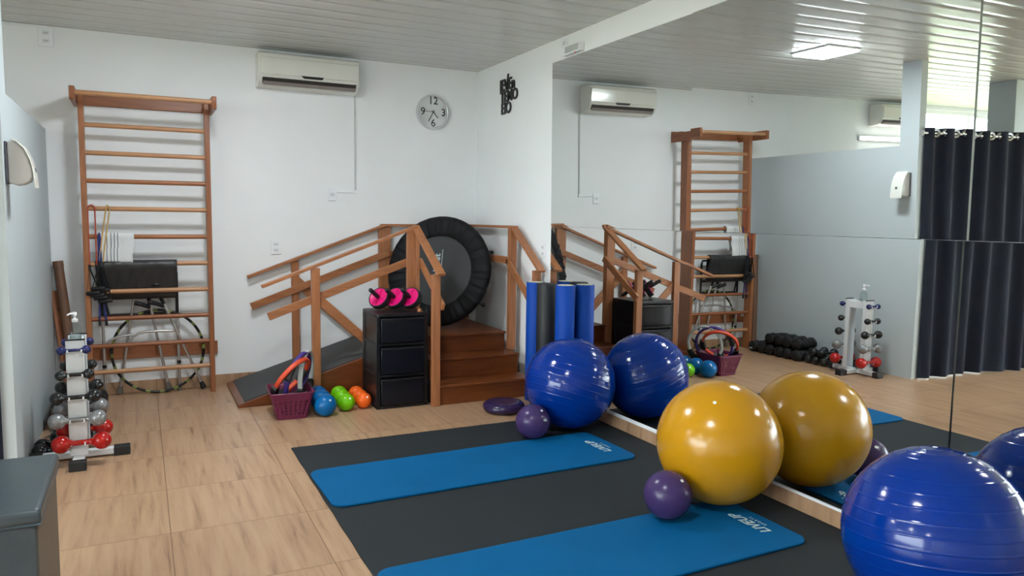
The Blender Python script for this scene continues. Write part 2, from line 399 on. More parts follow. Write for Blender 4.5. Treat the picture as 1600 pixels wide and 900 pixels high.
# ------------------------------------------------------------------ floor mats
def slab(poly, z0, z1, name, m, bev):
    return build(name, MB().ext(poly, 'z', z0, z1), m, bevel=bev, seg=2)
edge = []
random.seed(3)
for i in range(60): edge.append((-2.2 + 0.0015*math.sin(i*1.3), -2.1 - (4.3)*i/59))
top = [(-2.2+2.18*i/30, -2.1 + 0.002*math.sin(i*2.1) ) for i in range(30, 0, -1)]
o = slab([(-0.018, -6.4), (-0.018, -2.1)] + top[1:] + edge + [(-2.2, -6.4)], 0.0, 0.010, 'floor_mat', M_blackmat, 0.003)
tag(o, 'large charcoal foam floor mat laid along the mirror wall', 'mat')
def yoga(cx, cy, lx, ly, rz, lab):
    t = thing('exercise_mat', (cx, cy, 0.0105), lab, 'mat', 'blue exercise mats')
    t.rotation_euler = (0, 0, rz)
    build('foam_pad', MB().ext(roundrect(-lx/2, lx/2, -ly/2, ly/2, 0.07, 8), 'z', 0, 0.013), M_bluemat, t, world=False, bevel=0.004, seg=3)
    mt = basis((lx/2-0.115, -0.02, 0.0135), (0, 1, 0), (-1, 0, 0), (0, 0, 1))
    mb = text_mb('LIVEUP', 0.075, 0.0004, mt, bold=0.0015, shear=0.25, spacing=1.05)
    m2 = basis((lx/2-0.065, -0.02, 0.0135), (0, 1, 0), (-1, 0, 0), (0, 0, 1))
    s2 = text_mb('SPORTS', 0.022, 0.0004, m2, spacing=1.6)
    mb.add(s2.v, s2.f)
    o = build('printed_logo', mb, M_print, t, world=False, smooth=False); o['label'] = 'pale printed brand lettering'
yoga(-1.235, -2.905, 1.91, 0.60, 0.018, 'blue exercise mat nearer the wooden stairs')
yoga(-1.235, -4.25, 1.92, 0.58, 0.012, 'blue exercise mat under the second purple ball')

# ------------------------------------------------------------------ balls
def gym_ball(name, c, R, m, lab, cat, rings, tilt=(0, 0), group=None, amp=0.0014, valve=True):
    t = thing(name, (c[0], c[1], c[2]-R), lab, cat, group)
    prof = []
    N_ = 420
    for i in range(N_+1):
        a = -PI/2 + PI*i/N_
        rr = R
        for ra in rings:
            dd = (a-ra)*R
            rr += amp*math.exp(-(dd/0.0024)**2)
        prof.append((max(1e-7, rr*math.cos(a)), rr*math.sin(a)))
    mb = MB().lathe(prof, 80, (0, 0, R), (tilt[0], tilt[1], 1))
    b = build('ball_shell', mb, m, t, world=False, ang=80)
    if valve:
        ax = Vector((tilt[0], tilt[1], 1)).normalized()
        build('valve_plug', MB().lathe([(0.009, -0.002), (0.009, 0.002), (0.004, 0.003), (1e-6, 0.0031)], 14, Vector((0, 0, R)) + ax*R, ax), M_white, t, world=False)
    return t
rb = [math.radians(a) for a in (-66, -52, -40, -30, -21, -13, -5, 4, 12, 20, 29, 38, 47, 56, 65, 73, 80)]
gym_ball('exercise_ball', (-0.325, -2.42, 0.332), 0.32, M_ballblue, 'glossy blue exercise ball beside the foam rollers', 'exercise ball', rb, (0.35, 0.1), 'big exercise balls along the mirror')
gym_ball('exercise_ball', (-0.340, -3.962, 0.341), 0.322, M_ballyel, 'glossy yellow exercise ball against the mirror', 'exercise ball', [], (-0.6, -0.5), 'big exercise balls along the mirror', amp=0.0005)
gym_ball('exercise_ball', (-0.40, -5.205, 0.338), 0.328, M_ballblue, 'largest-looking blue ridged exercise ball, cut by the frame edge', 'exercise ball', rb, (0.05, 0.12), 'big exercise balls along the mirror')
gym_ball('pilates_ball', (-0.69, -2.55, 0.128), 0.118, M_ballpur, 'small purple ball touching the first blue ball', 'ball', [], (0.3, -0.8), 'small purple balls')
gym_ball('pilates_ball', (-0.728, -4.042, 0.143), 0.119, M_ballpur, 'small purple ball on the mat beside the yellow ball', 'ball', [], (0.3, -0.8), 'small purple balls')
# balance cushion
t = thing('balance_cushion', (-0.54, -1.79, 0), 'purple inflated balance cushion on the floor by the blue ball', 'cushion')
pr = [(1e-6, 0.004), (0.10, 0.002), (0.135, 0.006), (0.158, 0.022), (0.165, 0.042), (0.158, 0.062), (0.14, 0.077), (0.11, 0.083), (0.06, 0.078), (0.03, 0.076), (1e-6, 0.076)]
build('cushion_shell', MB().lathe(pr, 56), M_discpur, t, world=False, ang=80)

# ------------------------------------------------------------------ foam rollers standing on end
def roller(x, y, m, lab, hgt=0.98):
    t = thing('foam_roller', (x, y, 0), lab, 'foam roller', 'foam rollers standing by the mirror')
    R = 0.076
    build('foam_tube', MB().lathe([(R-0.004, 0), (R, 0.004), (R, hgt-0.004), (R-0.004, hgt)], 48), m, t, world=False, ang=50)
    build('core_end', MB().lathe([(R-0.012, hgt), (R-0.012, hgt+0.0015), (0.012, hgt+0.0015), (0.011, hgt-0.004)], 40), M_core if m is M_roller else M_blackrub, t, world=False)
roller(-0.145, -1.545, M_roller, 'blue foam roller half hidden, next to the stair post', 0.975)
roller(-0.15, -1.735, M_rollerk, 'black foam roller between two blue rollers', 0.98)
roller(-0.088, -1.925, M_roller, 'blue foam roller touching the mirror, in front of the black one', 0.98)

# ------------------------------------------------------------------ therapy stairs with ramp
t = thing('therapy_stairs', (-0.53, -0.5, 0), 'wooden physiotherapy stairs with handrails and ramp in the corner', 'stairs')
YR0, YR1 = -0.9, -0.035
# platform, steps
mb = MB().box(-0.93, -0.135, -0.955, -0.03, 0, 0.467); build('platform', mb, W['deep', 'x'], t, bevel=0.003)
build('platform_board', MB().box(-0.935, -0.13, -0.975, -0.03, 0.467, 0.487), W['deep', 'y'], t, bevel=0.004)
for k, (yf, yb, zt, xr) in enumerate(((-1.43, -0.956, 0.16, -0.11), (-1.185, -0.956, 0.325, -0.115))):
    z0 = 0 if k == 0 else 0.161
    b = build('step', MB().box(-0.93, xr, yf, yb, z0, zt-0.02), W['deep', 'x'], t, bevel=0.002)
    build('tread', MB().box(-0.935, xr+0.004, yf-0.016, yb, zt-0.02, zt), W['deep', 'x'], b, bevel=0.004)
# ramp
x0, x1 = -2.385, -0.935
ramp = build('ramp', MB().ext([(x0, 0.0), (x1, 0.0), (x1, 0.47), (x0, 0.02)], 'y', YR0, YR1), W['deep', 'x'], t, bevel=0.003)
sl = (0.47-0.02)/(x1-x0)
def zr(x): return 0.02 + sl*(x-x0)
mb = MB().ext([(x0+0.05, zr(x0+0.05)-0.002), (x1-0.01, zr(x1-0.01)-0.002), (x1-0.01, zr(x1-0.01)+0.006), (x0+0.05, zr(x0+0.05)+0.006)], 'y', YR0+0.035, YR1-0.025)
build('ramp_mat', mb, M_rampmat, ramp)
# posts
def post(x0_, x1_, y0_, y1_, z0_, z1_, m='z'): build('post', MB().box(x0_, x1_, y0_, y1_, z0_, z1_), W['rail', 'z'], t, bevel=0.003)
post(-1.825, -1.76, -0.948, -0.902, 0, 1.075); post(-1.822, -1.757, -0.06, -0.02, 0, 1.08)
post(-1.036, -0.968, -0.948, -0.902, 0, 1.395); post(-0.968, -0.936, -0.965, -0.902, 0, 1.395)
post(-1.02, -0.962, -0.06, -0.02, 0, 1.393); post(-0.962, -0.905, -0.06, -0.02, 0.487, 1.393)
post(-1.0, -0.936, -1.452, -1.406, 0, 1.045); post(-0.108, -0.045, -1.452, -1.406, 0.0, 1.06)
post(-0.128, -0.062, -1.03, -0.978, 0.33, 1.4); post(-0.17, -0.10, -0.06, -0.02, 0.487, 1.393)
# handrails (flat boards) and lower rails (boards on edge)
def rail(n, p0, p1, w, h, ax, side): build(n, MB().beam(p0, p1, w, h, side), W['rail', ax], t, bevel=0.003)
rail('handrail', (-2.2, -0.92, 0.940), (-0.955, -0.92, 1.408), 0.065, 0.024, 'x', (0, 1, 0))
rail('handrail', (-2.2, -0.055, 0.947), (-0.965, -0.055, 1.406), 0.06, 0.024, 'x', (0, 1, 0))
rail('handrail', (-1.0, -0.05, 1.406), (-0.06, -0.05, 1.406), 0.06, 0.024, 'x', (0, 1, 0))
rail('handrail', (-0.955, -0.90, 1.412), (-0.955, -1.52, 1.048), 0.066, 0.024, 'y', (1, 0, 0))
rail('handrail', (-0.088, -0.03, 1.410), (-0.088, -1.03, 1.412), 0.066, 0.024, 'y', (1, 0, 0))
rail('handrail', (-0.082, -1.0, 1.414), (-0.082, -1.53, 1.058), 0.066, 0.024, 'y', (1, 0, 0))
rail('lower_rail', (-2.15, -0.888, 0.700), (-0.97, -0.888, 1.128), 0.024, 0.062, 'x', (0, 1, 0))
rail('lower_rail', (-2.175, -0.073, 0.688), (-0.93, -0.073, 1.148), 0.024, 0.062, 'x', (0, 1, 0))
rail('lower_rail', (-0.905, -0.04, 1.13), (-0.17, -0.04, 1.13), 0.024, 0.062, 'x', (0, 1, 0))
rail('lower_rail', (-0.922, -0.93, 1.12), (-0.922, -1.475, 0.79), 0.024, 0.062, 'y', (1, 0, 0))
rail('lower_rail', (-0.141, -0.05, 1.122), (-0.141, -1.03, 1.122), 0.024, 0.062, 'y', (1, 0, 0))
rail('lower_rail', (-0.141, -1.0, 1.122), (-0.141, -1.475, 0.79), 0.024, 0.062, 'y', (1, 0, 0))
rail('brace', (-1.80, -0.04, 0.92), (-1.12, -0.04, 0.29), 0.03, 0.085, 'x', (0, 1, 0))
rail('brace', (-1.80, -0.915, 0.86), (-1.06, -0.915, 0.17), 0.022, 0.07, 'x', (0, 1, 0))

# ------------------------------------------------------------------ mini trampoline leaning in the corner
ln = math.radians(13); bh = Vector((0.707, 0.707, 0)); Zv = Vector((0, 0, 1))
hv = Vector((0.707, -0.707, 0)); uv = Zv*math.cos(ln) + bh*math.sin(ln); nf = -bh*math.cos(ln) + Zv*math.sin(ln)
ct = Vector((-0.585, -0.475, 0.998)); RT = 0.512
t = thing('mini_trampoline', (ct.x, ct.y, 0.487), 'round black mini trampoline leaning in the corner on the stair platform', 'trampoline')
TM = basis(ct, hv, uv, nf)
n = 240; mb = MB(); rows = []
for k, (rr, zz) in enumerate(((0.325, 0.012), (0.335, 0.022), (0.38, 0.032), (0.43, 0.036), (0.47, 0.034), (0.495, 0.022), (RT, 0.0), (0.505, -0.022), (0.48, -0.034), (0.45, -0.034))):
    row = []
    for j in range(n):
        a = 2*PI*j/n
        w_ = 0.0055*(math.sin(38*a+0.9*math.sin(5*a)) + 0.6*math.sin(61*a+k*0.3)) * (1 if 1 < k < 6 else 0.25)
        row.append(Vector((rr*math.cos(a), rr*math.sin(a), zz + w_)))
    rows.append(row)
vs = [TM @ p for row in rows for p in row]
fs = [(i*n+j, i*n+(j+1) % n, (i+1)*n+(j+1) % n, (i+1)*n+j) for i in range(len(rows)-1) for j in range(n)]
build('safety_skirt', MB().add(vs, fs), M_skirt, t, ang=80)
build('jumping_mat', MB().lathe([(1e-6, 0.004), (0.36, 0.004), (0.36, 0.0), (1e-6, 0.0)], 64).xf(TM), M_net, t)
build('steel_rim', MB().tube([TM @ Vector((0.478*math.cos(2*PI*j/64), 0.478*math.sin(2*PI*j/64), -0.012)) for j in range(64)], 0.013, 10, closed=True), M_blackpl, t)
lt = text_mb('polimet', 0.085, 0.0005, TM @ basis((-0.02, 0.03, 0.0055), (0, 1, 0), (-1, 0, 0), (0, 0, 1)), bold=0.001)
lt.add(*(lambda q: (q.v, q.f))(MB().box(0, 1, 0, 1, 0, 1).xf(TM @ Matrix.Translation((0.025, -0.14, 0.005)) @ Matrix.Diagonal((0.004, 0.34, 0.001, 1)))))
o = build('logo', lt, M_print, t, smooth=False); o['label'] = 'pale printed brand lettering'
for k in range(6):
    a = math.radians(26 + 60*k)
    p = Vector((0.465*math.cos(a), 0.465*math.sin(a), -0.02))
    q = p + Vector((0.03*math.cos(a), 0.03*math.sin(a), -0.15))
    if (TM @ q).z < 0.5 or (TM @ q).y > -0.08 or (TM @ q).x > -0.03:
        q = p + (q-p)*0.25
    lg = build('leg', MB().cyl(TM @ p, TM @ q, 0.012, 12), M_blackpl, t)
    e = (TM @ q) - (TM @ p)
    build('rubber_foot', MB().lathe([(0.014, -0.035), (0.0165, -0.03), (0.0185, 0.0), (0.015, 0.006)], 16, TM @ q, e), M_blackrub, lg)

# ------------------------------------------------------------------ drawer tower and ab wheels
DX0, DX1, DY0, DY1, DZ = -1.425, -1.01, -1.375, -0.965, 0.745
t = thing('drawer_tower', ((DX0+DX1)/2, (DY0+DY1)/2, 0), 'black plastic three-drawer tower in front of the stairs', 'drawer unit')
fr = MB()
for z in (0.0, 0.245, 0.49): fr.box(DX0, DX1, DY0+0.012, DY1, z, z+0.022)
for x in (DX0, DX1-0.03):
    fr.box(x, x+0.03, DY0+0.012, DY0+0.06, 0, DZ-0.02); fr.box(x, x+0.03, DY1-0.05, DY1, 0, DZ-0.02)
fr.box(DX0+0.006, DX0+0.012, DY0+0.05, DY1-0.04, 0.01, DZ-0.03); fr.box(DX1-0.012, DX1-0.006, DY0+0.05, DY1-0.04, 0.01, DZ-0.03); fr.box(DX0+0.02, DX1-0.02, DY1-0.012, DY1-0.006, 0.01, DZ-0.03)
build('drawer_frame', fr, M_blackpl, t, bevel=0.005)
tp = MB().ext(roundrect(DX0-0.004, DX1+0.004, DY0, DY1+0.004, 0.03), 'z', DZ-0.028, DZ)
build('top_panel', tp, M_blackpl, t, bevel=0.006)
M_drawer = mat('smoky_black_plastic', (12, 15, 23), 0.3, var=0.06, spec=0.3)
for z in (0.024, 0.269, 0.514):
    d = MB()
    zz = z + (0.216 if z < 0.5 else 0.2)
    xa, xb = DX0+0.034, DX1-0.034
    cur = [(xa + (xb-xa)*i/12, DY0 - 0.012*math.sin(PI*i/12)) for i in range(13)]
    d.ext(cur + [(xb, DY0+0.05), (xa, DY0+0.05)], 'z', z+0.004, zz-0.006)
    dr = build('drawer', d, M_drawer, t, bevel=0.006)
    lip = [(x, y_-0.007) for x, y_ in cur] + [(x, y_+0.012) for x, y_ in reversed(cur)]
    build('drawer_lip', MB().ext(lip, 'z', zz-0.022, zz-0.004), M_blackpl, dr, bevel=0.004)
t = thing('storage_box', (-0.965, -1.17, 0), 'small black plastic box wedged between the drawer tower and the stairs', 'box')
build('box_shell', MB().taper((-1.0, -0.944, -1.32, -1.03), (-1.003, -0.941, -1.325, -1.025), 0, 0.165), M_blackpl, t, bevel=0.006)
build('box_lid', MB().box(-1.004, -0.939, -1.328, -1.022, 0.165, 0.185), M_blackpl, t, bevel=0.005)
tilt = math.radians(33)
A = Vector((-0.80*math.cos(tilt), -0.60*math.cos(tilt), math.sin(tilt)))
def ab(x, y, lab):
    R = 0.089; L = 0.15
    zc = DZ + 0.001 + R*math.cos(tilt) + 0.026*math.sin(tilt)
    c = Vector((x, y, zc))
    t = thing('ab_wheel', (x, y, DZ), lab, 'ab roller', 'pink ab wheels on the drawer tower')
    build('tread_ring', MB().lathe([(0.0785, -0.024), (0.08, -0.026), (R-0.003, -0.026), (R, -0.018), (R, 0.018), (R-0.003, 0.026), (0.08, 0.026), (0.0785, 0.024)], 44, c, A, close=False), M_blackrub, t, ang=50)
    hub = MB()
    for s_ in (1, -1): hub.lathe([(1e-6, s_*0.022), (0.02, s_*0.024), (0.024, s_*0.018), (0.06, s_*0.016), (0.074, s_*0.0255), (0.078, s_*0.0255), (0.078, s_*0.01)], 44, c, A, close=False)
    w = build('pink_hub', hub, M_pink, t)
    sp = MB(); q = Vector((0, 0, 1)).rotation_difference(A)
    for s_ in (1, -1):
        for k in range(10):
            d = q @ Vector((math.cos(2*PI*k/10), math.sin(2*PI*k/10), 0))
            sp.beam(c + A*s_*0.0185 + d*0.022, c + A*s_*0.0215 + d*0.073, 0.006, 0.006)
    build('spokes', sp, M_pink, w)
    for s_ in (1, -1):
        LL = L if s_ > 0 else 0.10
        build('grip', MB().lathe([(0.013, 0.02*s_), (0.017, 0.03*s_), (0.017, (LL-0.006)*s_), (0.014, LL*s_), (1e-6, LL*s_)], 18, c, A), M_blackrub, t)
ab(-1.318, -1.09, 'pink ab wheel nearest the stair ramp, its grip sticking out'); ab(-1.197, -1.125, 'middle pink ab wheel on the black drawer tower'); ab(-1.08, -1.16, 'pink ab wheel nearest the stair steps')

t = thing('wooden_cone', (-1.062, -1.322, DZ), 'tiny brown wooden cone on the drawer tower beside the ab wheels', 'cone')
build('cone_tip', MB().lathe([(0.019, 0), (0.020, 0.006), (0.015, 0.018), (0.007, 0.026), (1e-6, 0.028)], 24), W['brown', 'z'], t, world=False)
build('cone_rim', MB().lathe([(0.022, 0), (0.022, 0.004), (0.019, 0.005)], 24), W['deep', 'z'], t, world=False)
# ------------------------------------------------------------------ basket with pilates rings, toning balls
bc = Vector((-2.055, -1.245, 0))
t = thing('plastic_basket', bc, 'plum plastic basket holding pilates rings', 'basket')
t.rotation_euler = (0, 0, -0.06)
def bask_side(u, s_, ht=0.195):   # outline at height fraction
    a = 0.105 + 0.045*u + s_; b = 0.135 + 0.045*u + s_
    return roundrect(-a, a, -b, b, 0.03, 4)
mb = MB(); levels = [0, 0.1, 0.2, 0.3, 0.4, 0.5, 0.6, 0.7, 0.8, 0.9, 1.0]
n = len(bask_side(0, 0)); SUB = 5
# wall skin with small holes
def ring_pts(u):
    p = bask_side(u, 0); out = []
    for i in range(len(p)):
        a, b = Vector(p[i]), Vector(p[(i+1) % len(p)])
        k = max(1, int(round((b-a).length/0.0125)))
        if i == 0 or True:
            kk = KK[i]
            out += [a.lerp(b, j/kk) for j in range(kk)]
    return out
p_ = bask_side(0.5, 0); KK = [max(1, int(round((Vector(p_[(i+1) % n])-Vector(p_[i])).length/0.0115))) for i in range(n)]
NL = 17; rings_ = [[Vector((q.x, q.y, 0.002+0.195*i/NL)) for q in ring_pts(i/NL)] for i in range(NL+1)]
nn = len(rings_[0]); vs = [q for rg in rings_ for q in rg]; fs = []
for i in range(NL):
    for j in range(nn):
        hole = (3 <= i <= 11 and i % 2 == 1 and j % 3 == 1)
        if not hole: fs.append((i*nn+j, i*nn+(j+1) % nn, (i+1)*nn+(j+1) % nn, (i+1)*nn+j))
mb.add(vs, fs); mb.add([(q.x, q.y, 0.002) for q in rings_[0]], [tuple(range(nn))])
o = build('basket_body', mb, M_bask, t, world=False, ang=50)
md = o.modifiers.new('solid', 'SOLIDIFY'); md.thickness = 0.003; md.offset = 0
mb = MB().tube([Vector((x, y, 0.2)) for x, y in bask_side(1.05, 0.002)], 0.006, 8, closed=True)
build('basket_rim', mb, M_bask, t, world=False)
def pring(c, R, X, Y, m, lab, pads):
    X = Vector(X).normalized(); Y = Vector(Y); Y = (Y - X*Y.dot(X)).normalized(); Z = X.cross(Y); c = Vector(c)
    low = c.z - R
    t = thing('pilates_ring', (c.x, c.y, low), lab, 'pilates ring', 'pilates rings in the basket')
    mb = MB(); N_ = 56; w, th = 0.034, 0.011
    vs = []
    for j in range(N_):
        a = 2*PI*j/N_; d = X*math.cos(a) + Y*math.sin(a)
        for (dr, dz) in ((-th, -w/2+.004), (-th+.004, -w/2), (th-.004, -w/2), (th, -w/2+.004), (th, w/2-.004), (th-.004, w/2), (-th+.004, w/2), (-th, w/2-.004)):
            vs.append(c + d*(R+dr) + Z*dz)
    fs = [(j*8+k, j*8+(k+1) % 8, ((j+1) % N_)*8+(k+1) % 8, ((j+1) % N_)*8+k) for j in range(N_) for k in range(8)]
    build('ring_band', mb.add(vs, fs), m, t, ang=60)
    for a0 in pads:
        vs = []; K = 10
        for j in range(K+1):
            a = a0 - 0.36 + 0.72*j/K; d = X*math.cos(a) + Y*math.sin(a); e = 1 if 0 < j < K else 0.6
            for (dr, dz) in ((-.02*e, -.024*e), (.026*e, -.024*e), (.026*e, .024*e), (-.02*e, .024*e)): vs.append(c + d*(R+dr) + Z*dz)
        fs = [(j*4+k, j*4+(k+1) % 4, (j+1)*4+(k+1) % 4, (j+1)*4+k) for j in range(K) for k in range(4)] + [(0, 1, 2, 3), (K*4+3, K*4+2, K*4+1, K*4)]
        build('hand_pad', MB().add(vs, fs), M_blackrub, t, bevel=0.006)
pring((-2.045, -1.27, 0.292), 0.168, (0.543, 0.824, -0.19), (0.54, -0.27, 0.8), M_orange, 'orange pilates ring leaning in the plum basket', (0.1, -1.25, PI+0.9))
pring((-1.995, -1.24, 0.290), 0.178, (0.55, 0.83, -0.05), (0.25, -0.12, 0.96), M_purple, 'violet pilates ring between the orange and the grey one', (-1.4, PI-0.3))
pring((-1.925, -1.19, 0.285), 0.176, (0.42, 0.90, 0.0), (0.06, -0.02, 0.998), M_ltgrey, 'pale grey pilates ring next to the stair post', (PI+0.75, -0.75))
def toning(x, y, R, m, lab, grp):
    t = thing('toning_ball', (x, y, 0), lab, 'weighted ball', grp)
    build('ball_shell', MB().ball((0, 0, R*0.985), R, 36), m, t, world=False, ang=80)
    d = Vector((0.25, -0.75, 0.55)).normalized()
    build('valve_plug', MB().lathe([(0.008, -0.001), (0.008, 0.0015), (0.003, 0.002), (1e-6, 0.002)], 12, Vector((0, 0, R*0.985)) + d*R, d), M_white, t, world=False)
toning(-1.822, -1.375, 0.083, M_tblue, 'blue weighted ball foremost in its row beside the basket', 'blue weighted balls'); toning(-1.815, -1.20, 0.080, M_tblue, 'blue weighted ball second in its row beside the basket', 'blue weighted balls'); toning(-1.81, -1.035, 0.078, M_tblue, 'rear blue weighted ball seen only in the mirror', 'blue weighted balls')
toning(-1.645, -1.29, 0.067, M_tgreen, 'lime green weighted ball foremost in its row', 'green weighted balls'); toning(-1.638, -1.145, 0.066, M_tgreen, 'middle lime green weighted ball in its row', 'green weighted balls'); toning(-1.632, -1.005, 0.066, M_tgreen, 'rearmost lime green weighted ball beside the ramp', 'green weighted balls')
toning(-1.500, -1.262, 0.061, M_torange, 'orange weighted ball foremost, beside the black drawers', 'orange weighted balls'); toning(-1.496, -1.135, 0.060, M_torange, 'middle orange weighted ball beside the drawers', 'orange weighted balls'); toning(-1.494, -1.01, 0.060, M_torange, 'rearmost orange weighted ball against the ramp', 'orange weighted balls')

# ------------------------------------------------------------------ wall bars (ladder)
t = thing('wall_bars', (-2.96, -0.15, 0), 'tall wooden wall bars with ten rungs on the white wall', 'wall bars')
for x in (-3.405, -2.51): build('post', MB().box(x-0.019, x+0.019, -0.245, -0.135, 0, 2.395), W['brown' if x > -3 else 'rail', 'z'], t, bevel=0.004)
zs = [2.163, 1.95, 1.735, 1.521, 1.302, 1.085, 0.867, 0.651, 0.432, 0.222]
for z, c in zip(zs, ('tan', 'tan', 'rail', 'tan', 'rail', 'tan', 'tan', 'brown', 'brown', 'tan')):
    build('rung', MB().tube([(-3.386, -0.2, z), (-3.2, -0.2, z), (-2.7, -0.2, z), (-2.529, -0.2, z)], 0.0185, 16), W[c, 'x'], t, ang=60)
build('mounting_plank', MB().box(-3.455, -2.455, -0.03, -0.002, 2.33, 2.435), W['brown', 'x'], t, bevel=0.004)
build('mounting_plank', MB().box(-3.45, -2.45, -0.03, -0.002, 0.288, 0.398), W['brown', 'x'], t, bevel=0.004)
for z in (0.30, 2.36):
    for x in (-3.405, -2.51): build('spacer_block', MB().box(x-0.019, x+0.019, -0.135, -0.03, z, z+0.07), W['brown', 'y'], t, bevel=0.003)
for x in (-3.444, -2.471): build('arm', MB().ext([(-0.003, 2.315), (-0.003, 2.415), (-0.46, 2.415), (-0.468, 2.407), (-0.468, 2.325), (-0.46, 2.315)], 'x', x-0.018, x+0.018), W['brown', 'y'], t, bevel=0.005)
build('pull_up_bar', MB().tube([(-3.43, -0.435, 2.372), (-2.485, -0.435, 2.372)], 0.019, 18), W['tan', 'x'], t)

# towel over the rung
t = thing('towel', (-3.19, -0.2, 1.1), 'white towel with dark stripes hung over a wall-bar rung', 'towel')
NX, xs0, xs1 = 40, -3.305, -3.07
path = []
for i in range(15): path.append((-0.2265-0.004*math.sin(i*0.5), 1.108 + (1.305-1.108)*i/14))
for i in range(1, 9): a = PI - PI*i/9; path.append((-0.2 + 0.0265*math.cos(a), 1.305 + 0.0265*math.sin(a)))
for i in range(11): path.append((-0.1735+0.004*math.sin(i*0.6), 1.305 - (1.305-1.16)*i/10))
vs = []; fs = []; np_ = len(path); mb = MB()
for i, (y, z) in enumerate(path):
    for j in range(NX+1):
        k_ = j/NX; x = xs0 + (xs1-xs0)*k_ - (0.012*k_ if i < 8 else 0)
        fold = 0.005*math.sin(k_*9+1)*min(1, abs(z-1.33)*8) + 0.012*max(0, k_-0.75)*math.sin(z*22)
        vs.append((x, y - abs(fold) if i < 19 else y + abs(fold), z - (0.01*k_ if i < 4 else 0)))
for i in range(np_-1):
    for j in range(NX):
        mb.mi = 1 if j in (7, 12, 16, 20) else 0
        q = (i*(NX+1)+j, i*(NX+1)+j+1, (i+1)*(NX+1)+j+1, (i+1)*(NX+1)+j)
        mb.f.append(q); mb.m.append(mb.mi)
mb.v = [Vector(p) for p in vs]
o = build('towel_cloth', mb, [M_towel, M_stripe], t, ang=80)
md = o.modifiers.new('solid', 'SOLIDIFY'); md.thickness = 0.005; md.offset = 0

# black vinyl cover draped over a rung
t = thing('vinyl_cover', (-3.07, -0.2, 0.86), 'black vinyl cover folded over a rung below the towel', 'cover')
path = [(-0.17, 0.80), (-0.172, 0.85), (-0.176, 0.885)] + [(-0.18-0.058*i/6, 0.89+0.19*i/6) for i in range(1, 7)]
for i in range(1, 9): a = PI - PI*i/9; path.append((-0.2 + 0.032*math.cos(a), 1.085 + 0.03*math.sin(a)))
path += [(-0.168, 1.085 - 0.16*i/6) for i in range(7)]
vs = []; mb = MB(); NX = 36
for i, (y, z) in enumerate(path):
    for j in range(NX+1):
        k_ = j/NX; x = -3.345 + (-2.762+3.345)*k_
        w_ = 0.004*math.sin(k_*17+z*9)+0.003*math.sin(k_*31-z*40)
        vs.append((x, y - abs(w_), z))
mb.add(vs, [(i*(NX+1)+j, i*(NX+1)+j+1, (i+1)*(NX+1)+j+1, (i+1)*(NX+1)+j) for i in range(len(path)-1) for j in range(NX)])
o = build('vinyl_sheet', mb, M_blackvinyl, t, ang=80); md = o.modifiers.new('solid', 'SOLIDIFY'); md.thickness = 0.004; md.offset = 0

# folded walker frame between the bars and the wall
t = thing('walking_frame', (-3.03, -0.09, 0), 'folded aluminium walking frame with black upper tubes behind the rungs', 'walking frame')
yb = -0.085
up = MB()
up.tube([(-3.315, yb, 0.66), (-3.315, yb, 1.0), (-3.30, yb, 1.04), (-2.78, yb, 1.04), (-2.765, yb, 1.0), (-2.765, yb, 0.66)], 0.0125, 10)
up.tube([(-3.315, yb, 0.80), (-2.765, yb, 0.80)], 0.011, 10).tube([(-3.315, yb, 0.665), (-2.765, yb, 0.665)], 0.011, 10).tube([(-3.30, yb, 0.80), (-3.27, yb, 0.665)], 0.010, 10)
build('upper_frame', up, M_blackpl, t)
for x in (-3.315, -2.762):
    lg = build('leg', MB().tube([(x, yb, 0.66), (x, yb, 0.03)], 0.0125, 12), M_steel, t)
    build('rubber_foot', MB().lathe([(0.020, 0.0), (0.019, 0.02), (0.0145, 0.05)], 16, (x, yb, 0)), M_grey, lg)
    build('height_collar', MB().cyl((x, yb, 0.235), (x, yb, 0.26), 0.0155, 14), M_blackpl, lg)
def ucurve(xa, xb, zl, zt, y, rr=0.07):
    p = [(xa, y, zl)] + [(xa+rr-rr*math.cos(PI/2*i/6), y, zt-rr+rr*math.sin(PI/2*i/6)) for i in range(7)]
    p += [(xb-rr+rr*math.sin(PI/2*i/6), y, zt-rr+rr*math.cos(PI/2*i/6)) for i in range(7)] + [(xb, y, zl)]
    return p
build('cross_tube', MB().tube([(-3.3, yb-0.02, 0.41), (-3.275, yb-0.02, 0.455), (-3.22, yb-0.02, 0.485), (-3.15, yb-0.02, 0.495), (-3.10, yb-0.02, 0.5)], 0.011, 10), M_steel, t)
build('cross_tube', MB().tube([(-3.13, yb-0.03, 0.44), (-3.10, yb-0.03, 0.485), (-3.06, yb-0.03, 0.51), (-3.0, yb-0.03, 0.52), (-2.9, yb-0.03, 0.52), (-2.76, yb-0.02, 0.515)], 0.011, 10), M_steel, t)

